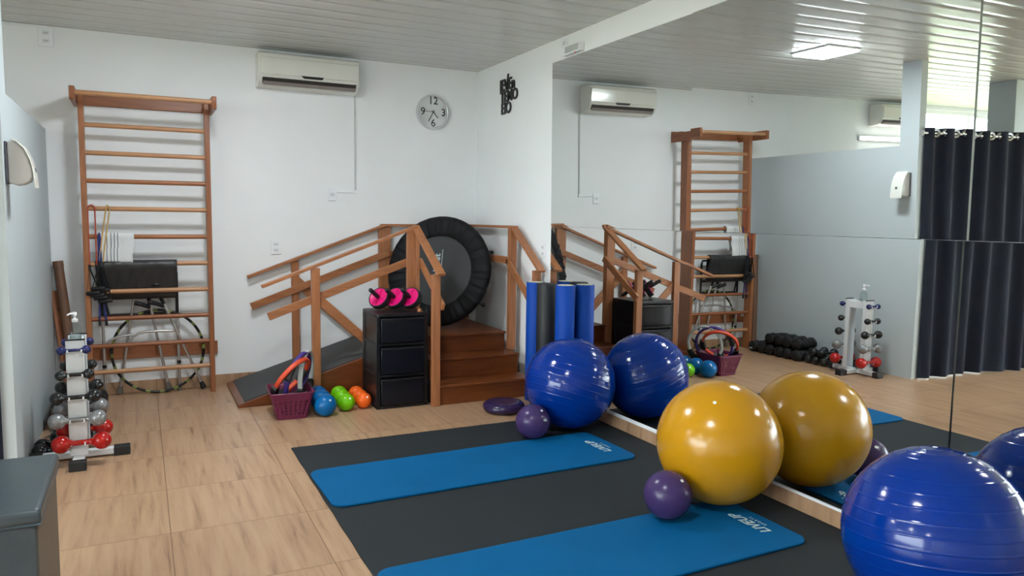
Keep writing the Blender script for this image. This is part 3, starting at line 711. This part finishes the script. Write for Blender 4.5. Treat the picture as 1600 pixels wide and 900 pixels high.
# forearm crutches
def crutch(top, bot, lab, foot_m, cuff=True):
    top, bot = Vector(top), Vector(bot); d = (bot-top).normalized()
    t = thing('forearm_crutch', (bot.x, bot.y, 0), lab, 'crutch', 'crutches leaning behind the wall bars')
    L = (bot-top).length
    g = top + d*0.13
    build('shaft', MB().tube([g, bot - d*0.02], 0.0115, 12), M_steel, t)
    build('lower_tube', MB().tube([bot - d*0.25, bot - d*0.01], 0.0135, 12), M_steel, t)
    build('rubber_foot', MB().lathe([(0.024, 0.0), (0.023, 0.02), (0.016, 0.06)], 18, bot, -d), foot_m, t)
    if cuff:
        build('forearm_support', MB().tube([top - d*0.02, top + d*0.05, g], [0.02, 0.016, 0.015], 10), M_blackpl, t)
        build('hand_grip', MB().tube([g + Vector((0.0, 0, -0.02)), g + Vector((-0.06, -0.012, 0.005)), g + Vector((-0.115, -0.02, 0.022))], [0.016, 0.0175, 0.019], 12), M_blackpl, t)
        build('arm_cuff', MB().tube(arc(top - d*0.02, 0.042, -0.3, PI*1.15, 12, (1, 0, 0), (0, -0.8, 0.6)), 0.011, 8), M_blackpl, t)
crutch((-2.99, -0.135, 0.87), (-2.845, -0.06, 0.02), 'forearm crutch with its foot behind the hoop, on the skirting', M_grey)
crutch((-2.915, -0.155, 0.87), (-2.575, -0.11, 0.012), 'forearm crutch with a black rubber foot near the ladder post', M_blackrub)
crutch((-3.055, -0.125, 0.98), (-3.215, -0.05, 0.012), 'silver crutch leaning nearest the gym dumbbell rack', M_grey, cuff=False)

# hula hoop
t = thing('hula_hoop', (-2.915, -0.14, 0), 'black and green striped hula hoop behind the wall bars', 'hoop')
HM = basis((-2.915, -0.105, 0.352), (1, 0, 0), (0, 0.05, 1), (0, -1, 0.05))
N_ = 120
mb = MB().tube([HM @ Vector((0.345*math.cos(2*PI*i/N_), 0.340*math.sin(2*PI*i/N_), 0)) for i in range(N_)], 0.0115, 10, closed=True, alt=lambda i: 1 if (i % 6) in (0, 1) else 0)
build('hoop_ring', mb, [M_blackpl, M_hoopg], t)

# resistance bands with handles
def band(x0_, x1_, zt, zb0, zb1, m, lab, hx, hz, rr=0.0055, xt0=None, xt1=None):
    xt0 = x0_ if xt0 is None else xt0; xt1 = x1_ if xt1 is None else xt1
    t = thing('resistance_band', ((x0_+x1_)/2, -0.235, min(zb0, zb1)-0.12), lab, 'resistance band', 'resistance bands hung on the wall bars')
    yf = -0.235
    p = [(x0_, yf-0.008, zb0), ((x0_+xt0)/2, yf, (zb0+zt)/2), (xt0, yf+0.006, zt-0.02), (xt0+0.004, -0.226, zt+0.012), ((xt0+xt1)/2, -0.2, zt+0.026), (xt1-0.004, -0.226, zt+0.012), (xt1, yf+0.006, zt-0.02), ((x1_+xt1)/2, yf, (zb1+zt)/2), (x1_, yf-0.008, zb1)]
    # smooth path
    q = []
    P_ = [Vector(a) for a in p]
    for i in range(len(P_)-1):
        a, b, c, d = P_[max(0, i-1)], P_[i], P_[i+1], P_[min(len(P_)-1, i+2)]
        for k in range(6):
            s_ = k/6; q.append(0.5*((2*b) + (c-a)*s_ + (2*a-5*b+4*c-d)*s_*s_ + (3*b-a-3*c+d)*s_**3))
    q.append(P_[-1])
    build('latex_tube', MB().tube(q, rr, 10), m, t)
    for (x, z, zb) in ((hx[0], hz[0], zb0), (hx[1], hz[1], zb1)):
        xx = x0_ if zb == zb0 and x == hx[0] else x1_
        hd = build('handle', MB().lathe([(0.012, -0.05), (0.0155, -0.045), (0.0145, 0), (0.0155, 0.045), (0.012, 0.05)], 16, (x, -0.262, z), (1, -0.25, 0.1)), M_blackrub, t)
        st = MB()
        for s_ in (-1, 1): st.beam((xx, -0.246, zb), (x+s_*0.047, -0.262 - s_*0.012, z+s_*0.005), 0.016, 0.003)
        st.cyl((xx, -0.245, zb-0.012), (xx, -0.243, zb+0.03), 0.010, 10)
        build('strap', st, M_blackpl, hd)
band(-3.384, -3.335, 1.521, 1.055, 1.055, M_bred, 'red-brown resistance band next to the ladder post', (-3.365, -3.335), (0.865, 0.845))
band(-3.325, -3.296, 1.521, 1.05, 1.075, M_btan, 'amber resistance band crossing in front of the towel', (-3.315, -3.285), (0.825, 0.80), xt0=-3.262, xt1=-3.236)
band(-3.318, -3.306, 1.302, 1.08, 1.08, M_bblue, 'navy resistance band beside the towel edge', (-3.33, -3.30), (0.90, 0.885), rr=0.008)
# dark hanging strap ends of a further band, seen below the handles
t = thing('strap_band', (-3.315, -0.232, 0.62), 'pair of dark hanging straps below the black band handles', 'strap')
build('webbing', MB().beam((-3.325, -0.225, 0.86), (-3.33, -0.225, 0.64), 0.013, 0.003, (1, 0, 0)).beam((-3.30, -0.225, 0.86), (-3.285, -0.225, 0.64), 0.016, 0.003, (1, 0, 0)), M_bblue, t)
build('strap_end', MB().box(-3.338, -3.322, -0.232, -0.218, 0.60, 0.645).box(-3.294, -3.274, -0.232, -0.218, 0.60, 0.645), M_blackpl, t, bevel=0.003)

# boards leaning in the corner by the partition
t = thing('wooden_stick', (-3.535, -0.2, 0), 'long brown round stick leaning in the corner by the partition', 'stick')
d0, d1 = Vector((-3.50, -0.20, 0.02)), Vector((-3.612, -0.05, 1.10))
build('stick_shaft', MB().tube([d0, d1], 0.035, 18), M_bamboo, t)
build('stick_cap', MB().tube([d1 - (d1-d0).normalized()*0.04, d1 + (d1-d0).normalized()*0.004], 0.038, 18), M_bamboo, t)
t = thing('wooden_board', (-3.57, -0.15, 0), 'narrow brown board leaning beside the round stick', 'board')
build('board_plank', MB().beam((-3.555, -0.145, 0.0), (-3.638, -0.035, 0.87), 0.07, 0.02, (0.9, 0.3, 0)), W['brown', 'z'], t, bevel=0.003)
dd = Vector((-3.621, -0.066, 0.72))
build('screw_head', MB().lathe([(0.008, 0), (0.006, 0.004), (1e-6, 0.005)], 12, dd, (0.35, -0.95, 0.1)), M_chrome, t)

# ------------------------------------------------------------------ dumbbell rack
t = thing('dumbbell_rack', (-3.39, -1.76, 0), 'white steel dumbbell rack standing by the grey partition', 'rack')
cx = -3.39
def column(yc, s_):
    c = MB().box(cx-0.048, cx+0.048, yc-0.004, yc+0.004, 0.05, 0.742)
    c.box(cx-0.048, cx-0.042, yc, yc-s_*0.045, 0.05, 0.742); c.box(cx+0.042, cx+0.048, yc, yc-s_*0.045, 0.05, 0.742)
    col = build('column', c, M_whitemetal, t, bevel=0.002)
    build('column_cap', MB().box(cx-0.052, cx+0.052, yc-0.006 if s_ > 0 else yc-0.006, yc+0.006, 0.742, 0.75), M_blackpl, col)
    return col
YNr, YFr = -1.872, -1.628
cn = column(YNr, -1); cf = column(YFr, 1)
build('top_bridge', MB().box(cx-0.035, cx+0.035, YNr+0.003, YFr-0.003, 0.722, 0.728).box(cx+0.03, cx+0.036, YNr+0.01, YFr-0.01, 0.66, 0.728), M_whitemetal, t, bevel=0.002)
build('base_bar', MB().box(cx-0.03, cx+0.03, -2.0, -1.47, 0.012, 0.05), M_whitemetal, t, bevel=0.003)
build('base_bar', MB().box(-3.60, -3.19, -1.79, -1.74, 0.012, 0.05), M_whitemetal, t, bevel=0.003)
for (xa, xb, ya, yb_) in ((cx-0.045, cx+0.045, -2.035, -1.975), (cx-0.045, cx+0.045, -1.49, -1.44), (-3.655, -3.585, -1.80, -1.73), (-3.21, -3.12, -1.80, -1.73)):
    build('rubber_foot', MB().box(xa, xb, ya, yb_, 0, 0.056), M_blackrub, t, bevel=0.004)
rows = [(0.69, 0.0255, 0.064, 0.008, M_navy, 'navy'), (0.545, 0.031, 0.071, 0.010, M_blackball, 'small black'), (0.41, 0.039, 0.094, 0.0115, M_blackball, 'medium black'), (0.275, 0.047, 0.106, 0.013, M_silver, 'silver'), (0.136, 0.0525, 0.105, 0.0145, M_red, 'red')]
def dumbbell(c, R, h, hr, m, lab, ax=(1, 0, 0), grp=None):
    t = thing('dumbbell', c, lab, 'dumbbell', grp)
    pr = []
    for s_ in (0,):
        K = 10
        a1 = math.acos(max(-1, min(1, -hr*1.25/R)))  # start near the neck
        aend = PI - math.asin(min(0.95, 1.75*hr/R)); left = [(max(1e-7, R*math.sin(aend*i/14)), -h - R*math.cos(aend*i/14)) for i in range(0, 15)]
        neck = [(hr*1.3, -h + R*1.1), (hr, -h + R*1.35)]
        right = [(rr, -z) for rr, z in reversed(left)]
        nr = [(rr, -z) for rr, z in reversed(neck)]
        pr = left + neck + nr + right
    build('weight_body', MB().lathe(pr, 28, (0, 0, 0), ax), m, t, world=False, ang=80)
    build('handle_grip', MB().lathe([(hr, -h*0.42), (hr*1.12, -h*0.38), (hr*1.12, h*0.38), (hr, h*0.42)], 20, (0, 0, 0), ax), m, t, world=False)
    return t
for (z, R, h, hr, m, nm) in rows:
    for s_, yy, wh in ((-1, YNr-0.034, 'nearer'), (1, YFr+0.034, 'farther')):
        dumbbell((cx + {0.136: 0.018, 0.275: 0.002}.get(z, -0.004), yy, z), R, h, hr, m, nm + ' vinyl dumbbell on the ' + wh + ' column of the white rack', (1, 0.0, 0.01), 'dumbbells on the rack')
        hk = MB()
        for sx in (-1, 1):
            x = cx + sx*min(0.036, h*0.6)
            hk.box(x-0.004, x+0.004, min(yy-s_*-0.026, yy+s_*-0.034) if False else min(yy+s_*0.02, yy-s_*0.034), max(yy+s_*0.02, yy-s_*0.034), z-hr-0.008, z-hr-0.002)
            hk.box(x-0.004, x+0.004, yy+s_*0.017-0.003, yy+s_*0.017+0.003, z-hr-0.008, z+0.004)
        build('cradle', hk, M_white, cn if s_ < 0 else cf)
# dumbbells on the floor
fl = [(-3.545, -1.68, 0.047, 0.062, 0.1), (-3.545, -1.575, 0.047, 0.062, -0.1), (-3.45, -1.385, 0.047, 0.09, 0.05), (-3.445, -1.28, 0.047, 0.09, -0.05), (-3.45, -1.175, 0.047, 0.09, 0.0), (-3.46, -1.335, 0.127, 0.085, 0.05), (-3.45, -1.23, 0.127, 0.085, -0.08)]
for (x, y, z, h, a) in fl:
    dumbbell((x, y, z), 0.046, h, 0.014, M_blackball, 'black vinyl dumbbell in the floor heap along the grey partition', (math.cos(a), math.sin(a), 0), 'black dumbbells heaped on the floor')
# ankle weights heap
M_cuff = mat('black_cordura', (13, 14, 16), 0.6, var=0.1)
random.seed(11)
def ankle(x, y, z, a, L, R, idx, lab):
    t = thing('ankle_weight', (x, y, z), lab, 'ankle weight', 'ankle weights heaped by the partition')
    t.rotation_euler = (0, 0, a)
    mb = MB(); NS = 60; vs = []; NR = 22
    for i in range(NS+1):
        s_ = i/NS; xx = -L/2 + L*s_
        for j in range(NR):
            b = 2*PI*j/NR
            seg = 1 - 0.10*abs(math.sin(PI*s_*6))**0.4*0 - 0.12*(abs(math.cos(PI*s_*5))**10)
            e = min(1, (min(s_, 1-s_)*9+0.45))
            rr = R*seg*e*(1+0.05*math.sin(3*b+i*0.2+idx))
            vs.append((xx, rr*1.05*math.cos(b), R*0.9 + rr*0.9*math.sin(b)))
    fs = [(i*NR+j, i*NR+(j+1) % NR, (i+1)*NR+(j+1) % NR, (i+1)*NR+j) for i in range(NS) for j in range(NR)] + [tuple(range(NR))[::-1], tuple(NS*NR+j for j in range(NR))]
    b = build('weight_cuff', mb.add(vs, fs), M_cuff, t, world=False, ang=70)
    st = MB().tube(arc((L*0.2, 0, R*0.9), R*1.0, 0, 2*PI, 24, (0, 1.06, 0), (0, 0, 0.94))[:-1], 0.006, 6, closed=True)
    build('strap_loop', st, M_blackpl, t, world=False)
    if idx == 0:
        o = build('stitched_label', MB().box(L*0.5, L*0.505, -R*0.35, R*0.4, R*0.55, R*0.75), M_print, t, world=False); o['label'] = 'small pale printed label'
aw = [(-3.44, -0.40-0.128*k, 0, 0.06*(-1)**k, 0.31) for k in range(6)] + [(-3.46, -0.62-0.13*k, 0.118, 0.05*(-1)**k, 0.29) for k in range(4)]
labs = ['black ankle weight with a small pale label, by the ladder post'] + ['black ankle weight in the bottom row of the heap along the partition']*5 + ['black ankle weight on top of the heap along the partition']*4
for i, (x, y, z, a, L_) in enumerate(aw): ankle(x, y, z, a, L_, 0.066, i, labs[i])
# gel bottle
t = thing('gel_bottle', (cx, -1.79, 0.729), 'clear pump bottle of hand gel on top of the dumbbell rack', 'bottle')
build('bottle_body', MB().lathe([(0.030, 0), (0.034, 0.004), (0.034, 0.075), (0.030, 0.092), (0.016, 0.104), (0.014, 0.112)], 28), M_clear, t, world=False, ang=60)
build('gel_liquid', MB().lathe([(0.029, 0.004), (0.031, 0.008), (0.031, 0.035), (0.0, 0.035)], 28), mat('clear_gel', (190, 200, 198), 0.1, var=0.01), t, world=False)
pm = build('pump_head', MB().lathe([(0.016, 0.112), (0.017, 0.116), (0.017, 0.13), (0.007, 0.133), (0.006, 0.15), (0.011, 0.152), (0.012, 0.168), (0.010, 0.172)], 20), M_white, t, world=False)
build('pump_spout', MB().tube([(0, 0, 0.163), (-0.02, -0.02, 0.166), (-0.036, -0.03, 0.158)], 0.005, 10), M_white, pm, world=False)

# ------------------------------------------------------------------ soap dispenser on the pillar
yc = -2.045
t = thing('soap_dispenser', (XP, yc, 1.61), 'white wall dispenser on the grey pillar', 'dispenser')
build('back_plate', MB().box(XP+0.001, XP+0.012, yc-0.062, yc+0.062, 1.64, 1.865), mat('grey_plate', (96, 94, 104), 0.4), t, bevel=0.004)
pf = [(XP+0.012, 1.645), (XP+0.012, 1.86), (XP+0.035, 1.872), (XP+0.055, 1.86), (XP+0.085, 1.825), (XP+0.107, 1.775), (XP+0.12, 1.72), (XP+0.122, 1.68), (XP+0.11, 1.655), (XP+0.085, 1.64), (XP+0.05, 1.632)]
build('dispenser_body', MB().ext(pf, 'y', yc-0.055, yc+0.055), mat('dispenser_grey', (196, 194, 190), 0.35, var=0.01), t, bevel=0.008)
cv = [(XP+0.03, 1.873), (XP+0.056, 1.864), (XP+0.088, 1.828), (XP+0.111, 1.777), (XP+0.124, 1.72), (XP+0.128, 1.67), (XP+0.134, 1.62), (XP+0.139, 1.62), (XP+0.136, 1.68), (XP+0.131, 1.724), (XP+0.117, 1.782), (XP+0.093, 1.834), (XP+0.058, 1.872), (XP+0.032, 1.881)]
fc = build('front_cover', MB().ext(cv, 'y', yc-0.062, yc+0.062), M_whitegl, t, bevel=0.003)
build('level_window', MB().lathe([(0.012, 0), (0.012, 0.003), (1e-6, 0.003)], 16, (XP+0.133, yc, 1.72), (1, 0, 0.15)).xf(Matrix.Identity(4)), M_dark, fc)

# ------------------------------------------------------------------ bench in the near corner
t = thing('padded_box', (-3.52, -3.9, 0), 'grey upholstered padded box bench at the frame edge', 'bench')
BX = -3.338
build('box_body', MB().box(-3.66, BX-0.012, -4.165, -3.555, 0, 0.50), M_benchs, t, bevel=0.012, seg=3)
pd = build('padded_top', MB().box(-3.668, BX, -4.18, -3.545, 0.502, 0.553), M_bench, t, bevel=0.016, seg=4)
build('front_panel', MB().box(-3.655, BX-0.016, -4.172, -4.164, 0.012, 0.498), M_bench, t, bevel=0.003)
build('piping', MB().tube([(-3.665, -4.176, 0.504), (BX-0.004, -4.176, 0.504), (BX-0.004, -3.549, 0.504), (-3.665, -3.549, 0.504)], 0.005, 8, closed=True), M_bench, pd)

# ------------------------------------------------------------------ air conditioners, conduit, sockets, clock
def aircon(x0_, z0_, lab):
    W_ = 0.86; D_ = 0.20; Hh = 0.285
    t = thing('air_conditioner', (x0_+W_/2, 0, z0_), lab, 'air conditioner')
    x1_ = x0_+W_
    P = [(-0.002, z0_), (-0.002, z0_+Hh), (-0.16, z0_+Hh), (-0.19, z0_+Hh-0.012), (-0.2, z0_+Hh-0.05), (-0.198, z0_+0.085), (-0.17, z0_+0.035), (-0.12, z0_+0.005)]
    build('housing', MB().ext(P, 'x', x0_, x1_), M_whitegl, t, bevel=0.008)
    fp = build('front_panel', MB().ext([(-0.199, z0_+0.095), (-0.2, z0_+Hh-0.045), (-0.213, z0_+Hh-0.05), (-0.207, z0_+0.10)], 'x', x0_+0.012, x1_-0.012), M_whitegl, t, bevel=0.003)
    build('air_outlet', MB().ext([(-0.190, z0_+0.072), (-0.196, z0_+0.070), (-0.166, z0_+0.024), (-0.158, z0_+0.026)], 'x', x0_+0.03, x1_-0.03), M_slot, t)
    lv = MB().ext([(-0.186, z0_+0.036), (-0.190, z0_+0.040), (-0.172, z0_+0.014), (-0.167, z0_+0.012)], 'x', x0_+0.035, x1_-0.035)
    build('louvre', lv, mat('grey_louvre', (146, 138, 134), 0.4), t)
    xm = x0_+W_*0.52
    build('display_window', MB().add([(xm-0.10, -0.2105, z0_+0.104), (xm+0.095, -0.2105, z0_+0.104), (xm+0.08, -0.206, z0_+0.083), (xm-0.075, -0.206, z0_+0.083), (xm-0.10, -0.207, z0_+0.104), (xm+0.095, -0.207, z0_+0.104), (xm+0.08, -0.203, z0_+0.083), (xm-0.075, -0.203, z0_+0.083)], [(0, 1, 2, 3), (7, 6, 5, 4), (0, 4, 5, 1), (1, 5, 6, 2), (2, 6, 7, 3), (3, 7, 4, 0)]), M_blackpl, fp)
    gr = MB()
    for i in range(14): gr.box(x0_+0.04, x1_-0.04, -0.155+0.01*i, -0.150+0.01*i, z0_+Hh, z0_+Hh+0.003)
    build('top_grille', gr, M_white, t)
aircon(-2.092, 2.577, 'white split air conditioner high on the wall beside the clock'); aircon(-6.56, 2.58, 'second white air conditioner seen in the mirror over the partition')
# tube lamp beyond the partition
t = thing('tube_light', (-6.0, -0.03, 2.43), 'white tube lamp on the wall beyond the partition', 'lamp')
build('lamp_housing', MB().box(-6.6, -5.5, -0.028, -0.001, 2.39, 2.455), M_white, t, bevel=0.004)
build('tube', MB().tube([(-6.57, -0.042, 2.42), (-5.53, -0.042, 2.42)], 0.015, 12), M_tube, t)
# conduit
t = thing('cable_conduit', (-1.23, 0, 1.7), 'thin white cable conduit from the air conditioner to its switch', 'conduit')
build('conduit_run', MB().box(-1.236, -1.222, -0.011, -0.0005, 1.706, 2.59), mat('conduit_shaded', (204, 207, 209), 0.4, var=0.01), t, bevel=0.002)  # white conduit greyed: the shading along its sides put into the colour
build('conduit_run', MB().box(-1.41, -1.222, -0.011, -0.0005, 1.700, 1.7135), M_white, t, bevel=0.002)
build('elbow', MB().box(-1.245, -1.217, -0.013, -0.0005, 1.696, 1.728), M_white, t, bevel=0.003)
def outlet(x, y, z, w, h, face, lab, holes, axis='y'):
    t = thing('wall_socket', (x, y, z), lab, 'wall socket')
    if axis == 'y':
        build('cover_plate', MB().box(x-w/2, x+w/2, -0.012, -0.0005, z-h/2, z+h/2), M_white, t, bevel=0.004)
        for (dx, dz, ww, hh) in holes:
            s = build('socket_insert', MB().box(x+dx-ww/2, x+dx+ww/2, -0.0145, -0.012, z+dz-hh/2, z+dz+hh/2), M_whitemetal, t, bevel=0.001)
            k = MB()
            for q in (-0.0095, 0, 0.0095): k.cyl((x+dx+q, -0.0143, z+dz-(0.004 if q == 0 else 0)), (x+dx+q, -0.0152, z+dz-(0.004 if q == 0 else 0)), 0.0032, 10)
            build('pin_holes', k, M_dark, s)
    else:
        build('cover_plate', MB().box(-0.012, -0.0005, y-w/2, y+w/2, z-h/2, z+h/2), M_white, t, bevel=0.004)
        for (dy, dz, ww, hh) in holes:
            s = build('socket_insert', MB().box(-0.0145, -0.012, y+dy-ww/2, y+dy+ww/2, z+dz-hh/2, z+dz+hh/2), M_whitemetal, t, bevel=0.001)
            k = MB()
            for q in (-0.0095, 0, 0.0095): k.cyl((-0.0143, y+dy+q, z+dz-(0.004 if q == 0 else 0)), (-0.0152, y+dy+q, z+dz-(0.004 if q == 0 else 0)), 0.0032, 10)
            build('pin_holes', k, M_dark, s)
dbl = [(0, 0.026, 0.045, 0.03), (0, -0.026, 0.045, 0.03)]
outlet(-3.63, 0, 2.83, 0.1, 0.145, 'y', 'white double socket just under the ceiling above the partition', [(0, 0.03, 0.045, 0.03), (0, -0.03, 0.045, 0.03)])
outlet(-1.442, 0, 1.681, 0.075, 0.115, 'y', 'white single socket at the foot of the thin conduit', [(0, 0, 0.045, 0.035)])
outlet(-1.945, 0, 1.205, 0.09, 0.13, 'y', 'white double socket above the lower end of the handrails', dbl)
outlet(0, -1.41, 1.225, 0.085, 0.115, 'x', 'white double socket on the wall strip beside the mirror', dbl, axis='x')
t = thing('cable_duct', (-3.72, 0, 2.9), 'thin white cable duct along the ceiling above the partition', 'conduit')
build('duct_run', MB().box(-4.6, -3.60, -0.014, -0.0005, 2.893, 2.912), M_white, t, bevel=0.002)
# wall clock, twenty-five to five
cc = Vector((-0.476, -0.002, 2.488)); R = 0.165
t = thing('wall_clock', cc, 'round silver-rimmed wall clock high near the corner', 'clock')
q = lambda a, rr, y: (cc.x + rr*math.sin(a), cc.y - y, cc.z + rr*math.cos(a))
M_rim = mat('silver_rim', (222, 224, 228), 0.18, metal=0.8, var=0.02)
build('clock_rim', MB().lathe([(R-0.012, 0.0), (R, 0.004), (R, 0.03), (R-0.006, 0.042), (R-0.016, 0.042), (R-0.02, 0.03)], 64, cc, (0, -1, 0)), M_rim, t)
fc = build('clock_face', MB().lathe([(1e-6, 0.028), (R-0.018, 0.028), (R-0.018, 0.022)], 64, cc, (0, -1, 0)), M_face, t)
num = MB()
for s_, a in (('12', 0), ('3', PI/2), ('6', PI), ('9', 1.5*PI)):
    p = q(a, 0.104, 0.0295)
    tm = text_mb(s_, 0.098, 0.0006, basis(p, (1, 0, 0), (0, 0, 1), (0, -1, 0)), bold=0.0008); num.add(tm.v, tm.f)
build('numerals', num, M_letter, fc, smooth=False)
tk = MB()
for k in range(12):
    if k % 3: tk.beam(q(k*PI/6, 0.118, 0.0288), q(k*PI/6, 0.134, 0.0288), 0.003, 0.001, (math.cos(k*PI/6), 0, -math.sin(k*PI/6)))
build('hour_ticks', tk, M_dark, fc, smooth=False)
for nm, a, L_, w_, yy in (('hour_hand', math.radians(137), 0.072, 0.007, 0.031), ('minute_hand', math.radians(208), 0.10, 0.0055, 0.033), ('second_hand', math.radians(275), 0.10, 0.002, 0.035)):
    build(nm, MB().beam(q(a+PI, 0.022, yy), q(a, L_, yy), w_, 0.0015, (math.cos(a), 0, -math.sin(a))), M_letter, t)
# emergency light on the wall strip above the mirror
t = thing('emergency_light', (0, -1.86, 2.74), 'white emergency light box above the mirror corner', 'emergency light')
build('lamp_box', MB().box(-0.05, -0.001, -1.985, -1.735, 2.747, 2.815), M_white, t, bevel=0.006)
build('lens_strip', MB().box(-0.052, -0.049, -1.975, -1.78, 2.757, 2.805), M_ltgrey, t, bevel=0.001)
build('indicator_lamp', MB().ball((-0.045, -1.925, 2.746), 0.006, 12), M_redled, t)
t = thing('plug_socket', (0, -1.70, 2.86), 'small white socket plate above the emergency light', 'wall socket')
build('cover_plate', MB().box(-0.012, -0.0005, -1.74, -1.665, 2.825, 2.895), M_white, t, bevel=0.003)
build('plug', MB().box(-0.03, -0.012, -1.715, -1.69, 2.84, 2.866), M_whitemetal, t, bevel=0.003)
# black cut-out letters, three lines
t = thing('wall_lettering', (0, -0.68, 2.6), 'black cut-out lettering in three lines on the white wall', 'wall lettering')
for s_, y, z, sz in (('lEVEn', -0.685, 2.69, 0.145), ("TEMO", -0.72, 2.585, 0.14), ('ElO', -0.665, 2.48, 0.145)):
    tm = text_mb(s_, sz, 0.006, basis((-0.008, y, z), (0, -1, 0), (0, 0, 1), (-1, 0, 0)), bold=0.0025, spacing=0.9)
    build('letter_line', tm, M_letter, t, smooth=False)
build('tall_stroke', MB().beam((-0.008, -0.672, 2.63), (-0.008, -0.70, 2.785), 0.016, 0.012, (0, 1, 0)), M_letter, t)

# ------------------------------------------------------------------ curtain on a rod beyond the pillar
RZ = 2.235
cdir = Vector((-0.997, -0.075, 0)); c0 = Vector((-3.698, -2.180, 0))
t = thing('curtain_rod', (-4.7, -2.25, RZ), 'steel curtain rod running from the grey pillar', 'curtain rod')
build('rod', MB().tube([c0 - cdir*0.02 + Vector((0, 0, RZ)), c0 + cdir*2.6 + Vector((0, 0, RZ))], 0.012, 14), M_steel, t)
build('rod_bracket', MB().lathe([(0.03, 0), (0.03, 0.008), (0.018, 0.02)], 20, c0 - cdir*0.022 + Vector((0, 0, RZ)), cdir), M_steel, t)
t = thing('curtain', (-4.8, -2.26, 0.08), 'long navy eyelet curtain hanging beyond the grey pillar', 'curtain')
nrm = Vector((-cdir.y, cdir.x, 0)); NW = 17; LC = 2.3; vs = []; NU = NW*14; NV = 26
for i in range(NV+1):
    w = i/NV; z = 2.285 - (2.285-0.006)*w
    for j in range(NU+1):
        s_ = j/NU; ph = s_*NW*PI
        amp = 0.034*min(1, 0.3+s_*12)*(1 + 0.35*w*math.sin(s_*23)) ; sh = 0.02*w*math.sin(s_*9+1)
        p = c0 + cdir*(0.022 + LC*s_ + sh*0.5*min(1, s_*5) + 0.012*w*math.sin(ph*0.5)) + nrm*(amp*math.sin(ph) + 0.02*w*math.sin(s_*14))
        vs.append((p.x, p.y, z + 0.004*w*(1+math.sin(s_*7))))
fs = [(i*(NU+1)+j, i*(NU+1)+j+1, (i+1)*(NU+1)+j+1, (i+1)*(NU+1)+j) for i in range(NV) for j in range(NU)]
cl = build('curtain_cloth', MB().add(vs, fs), M_curt, t, ang=80)
for k in range(NW):
    s_ = (k+0.0)/NW; 
    if k == 0: continue
    p = c0 + cdir*(0.03 + LC*s_) + Vector((0, 0, RZ))
    sg = 1 if k % 2 == 0 else -1
    ax = (cdir*0.30 + nrm*sg*0.95).normalized()
    build('eyelet', MB().lathe([(0.022, -0.012), (0.040, -0.015), (0.043, 0), (0.040, 0.015), (0.022, 0.012)], 28, p, ax, close=False), M_chrome, cl)
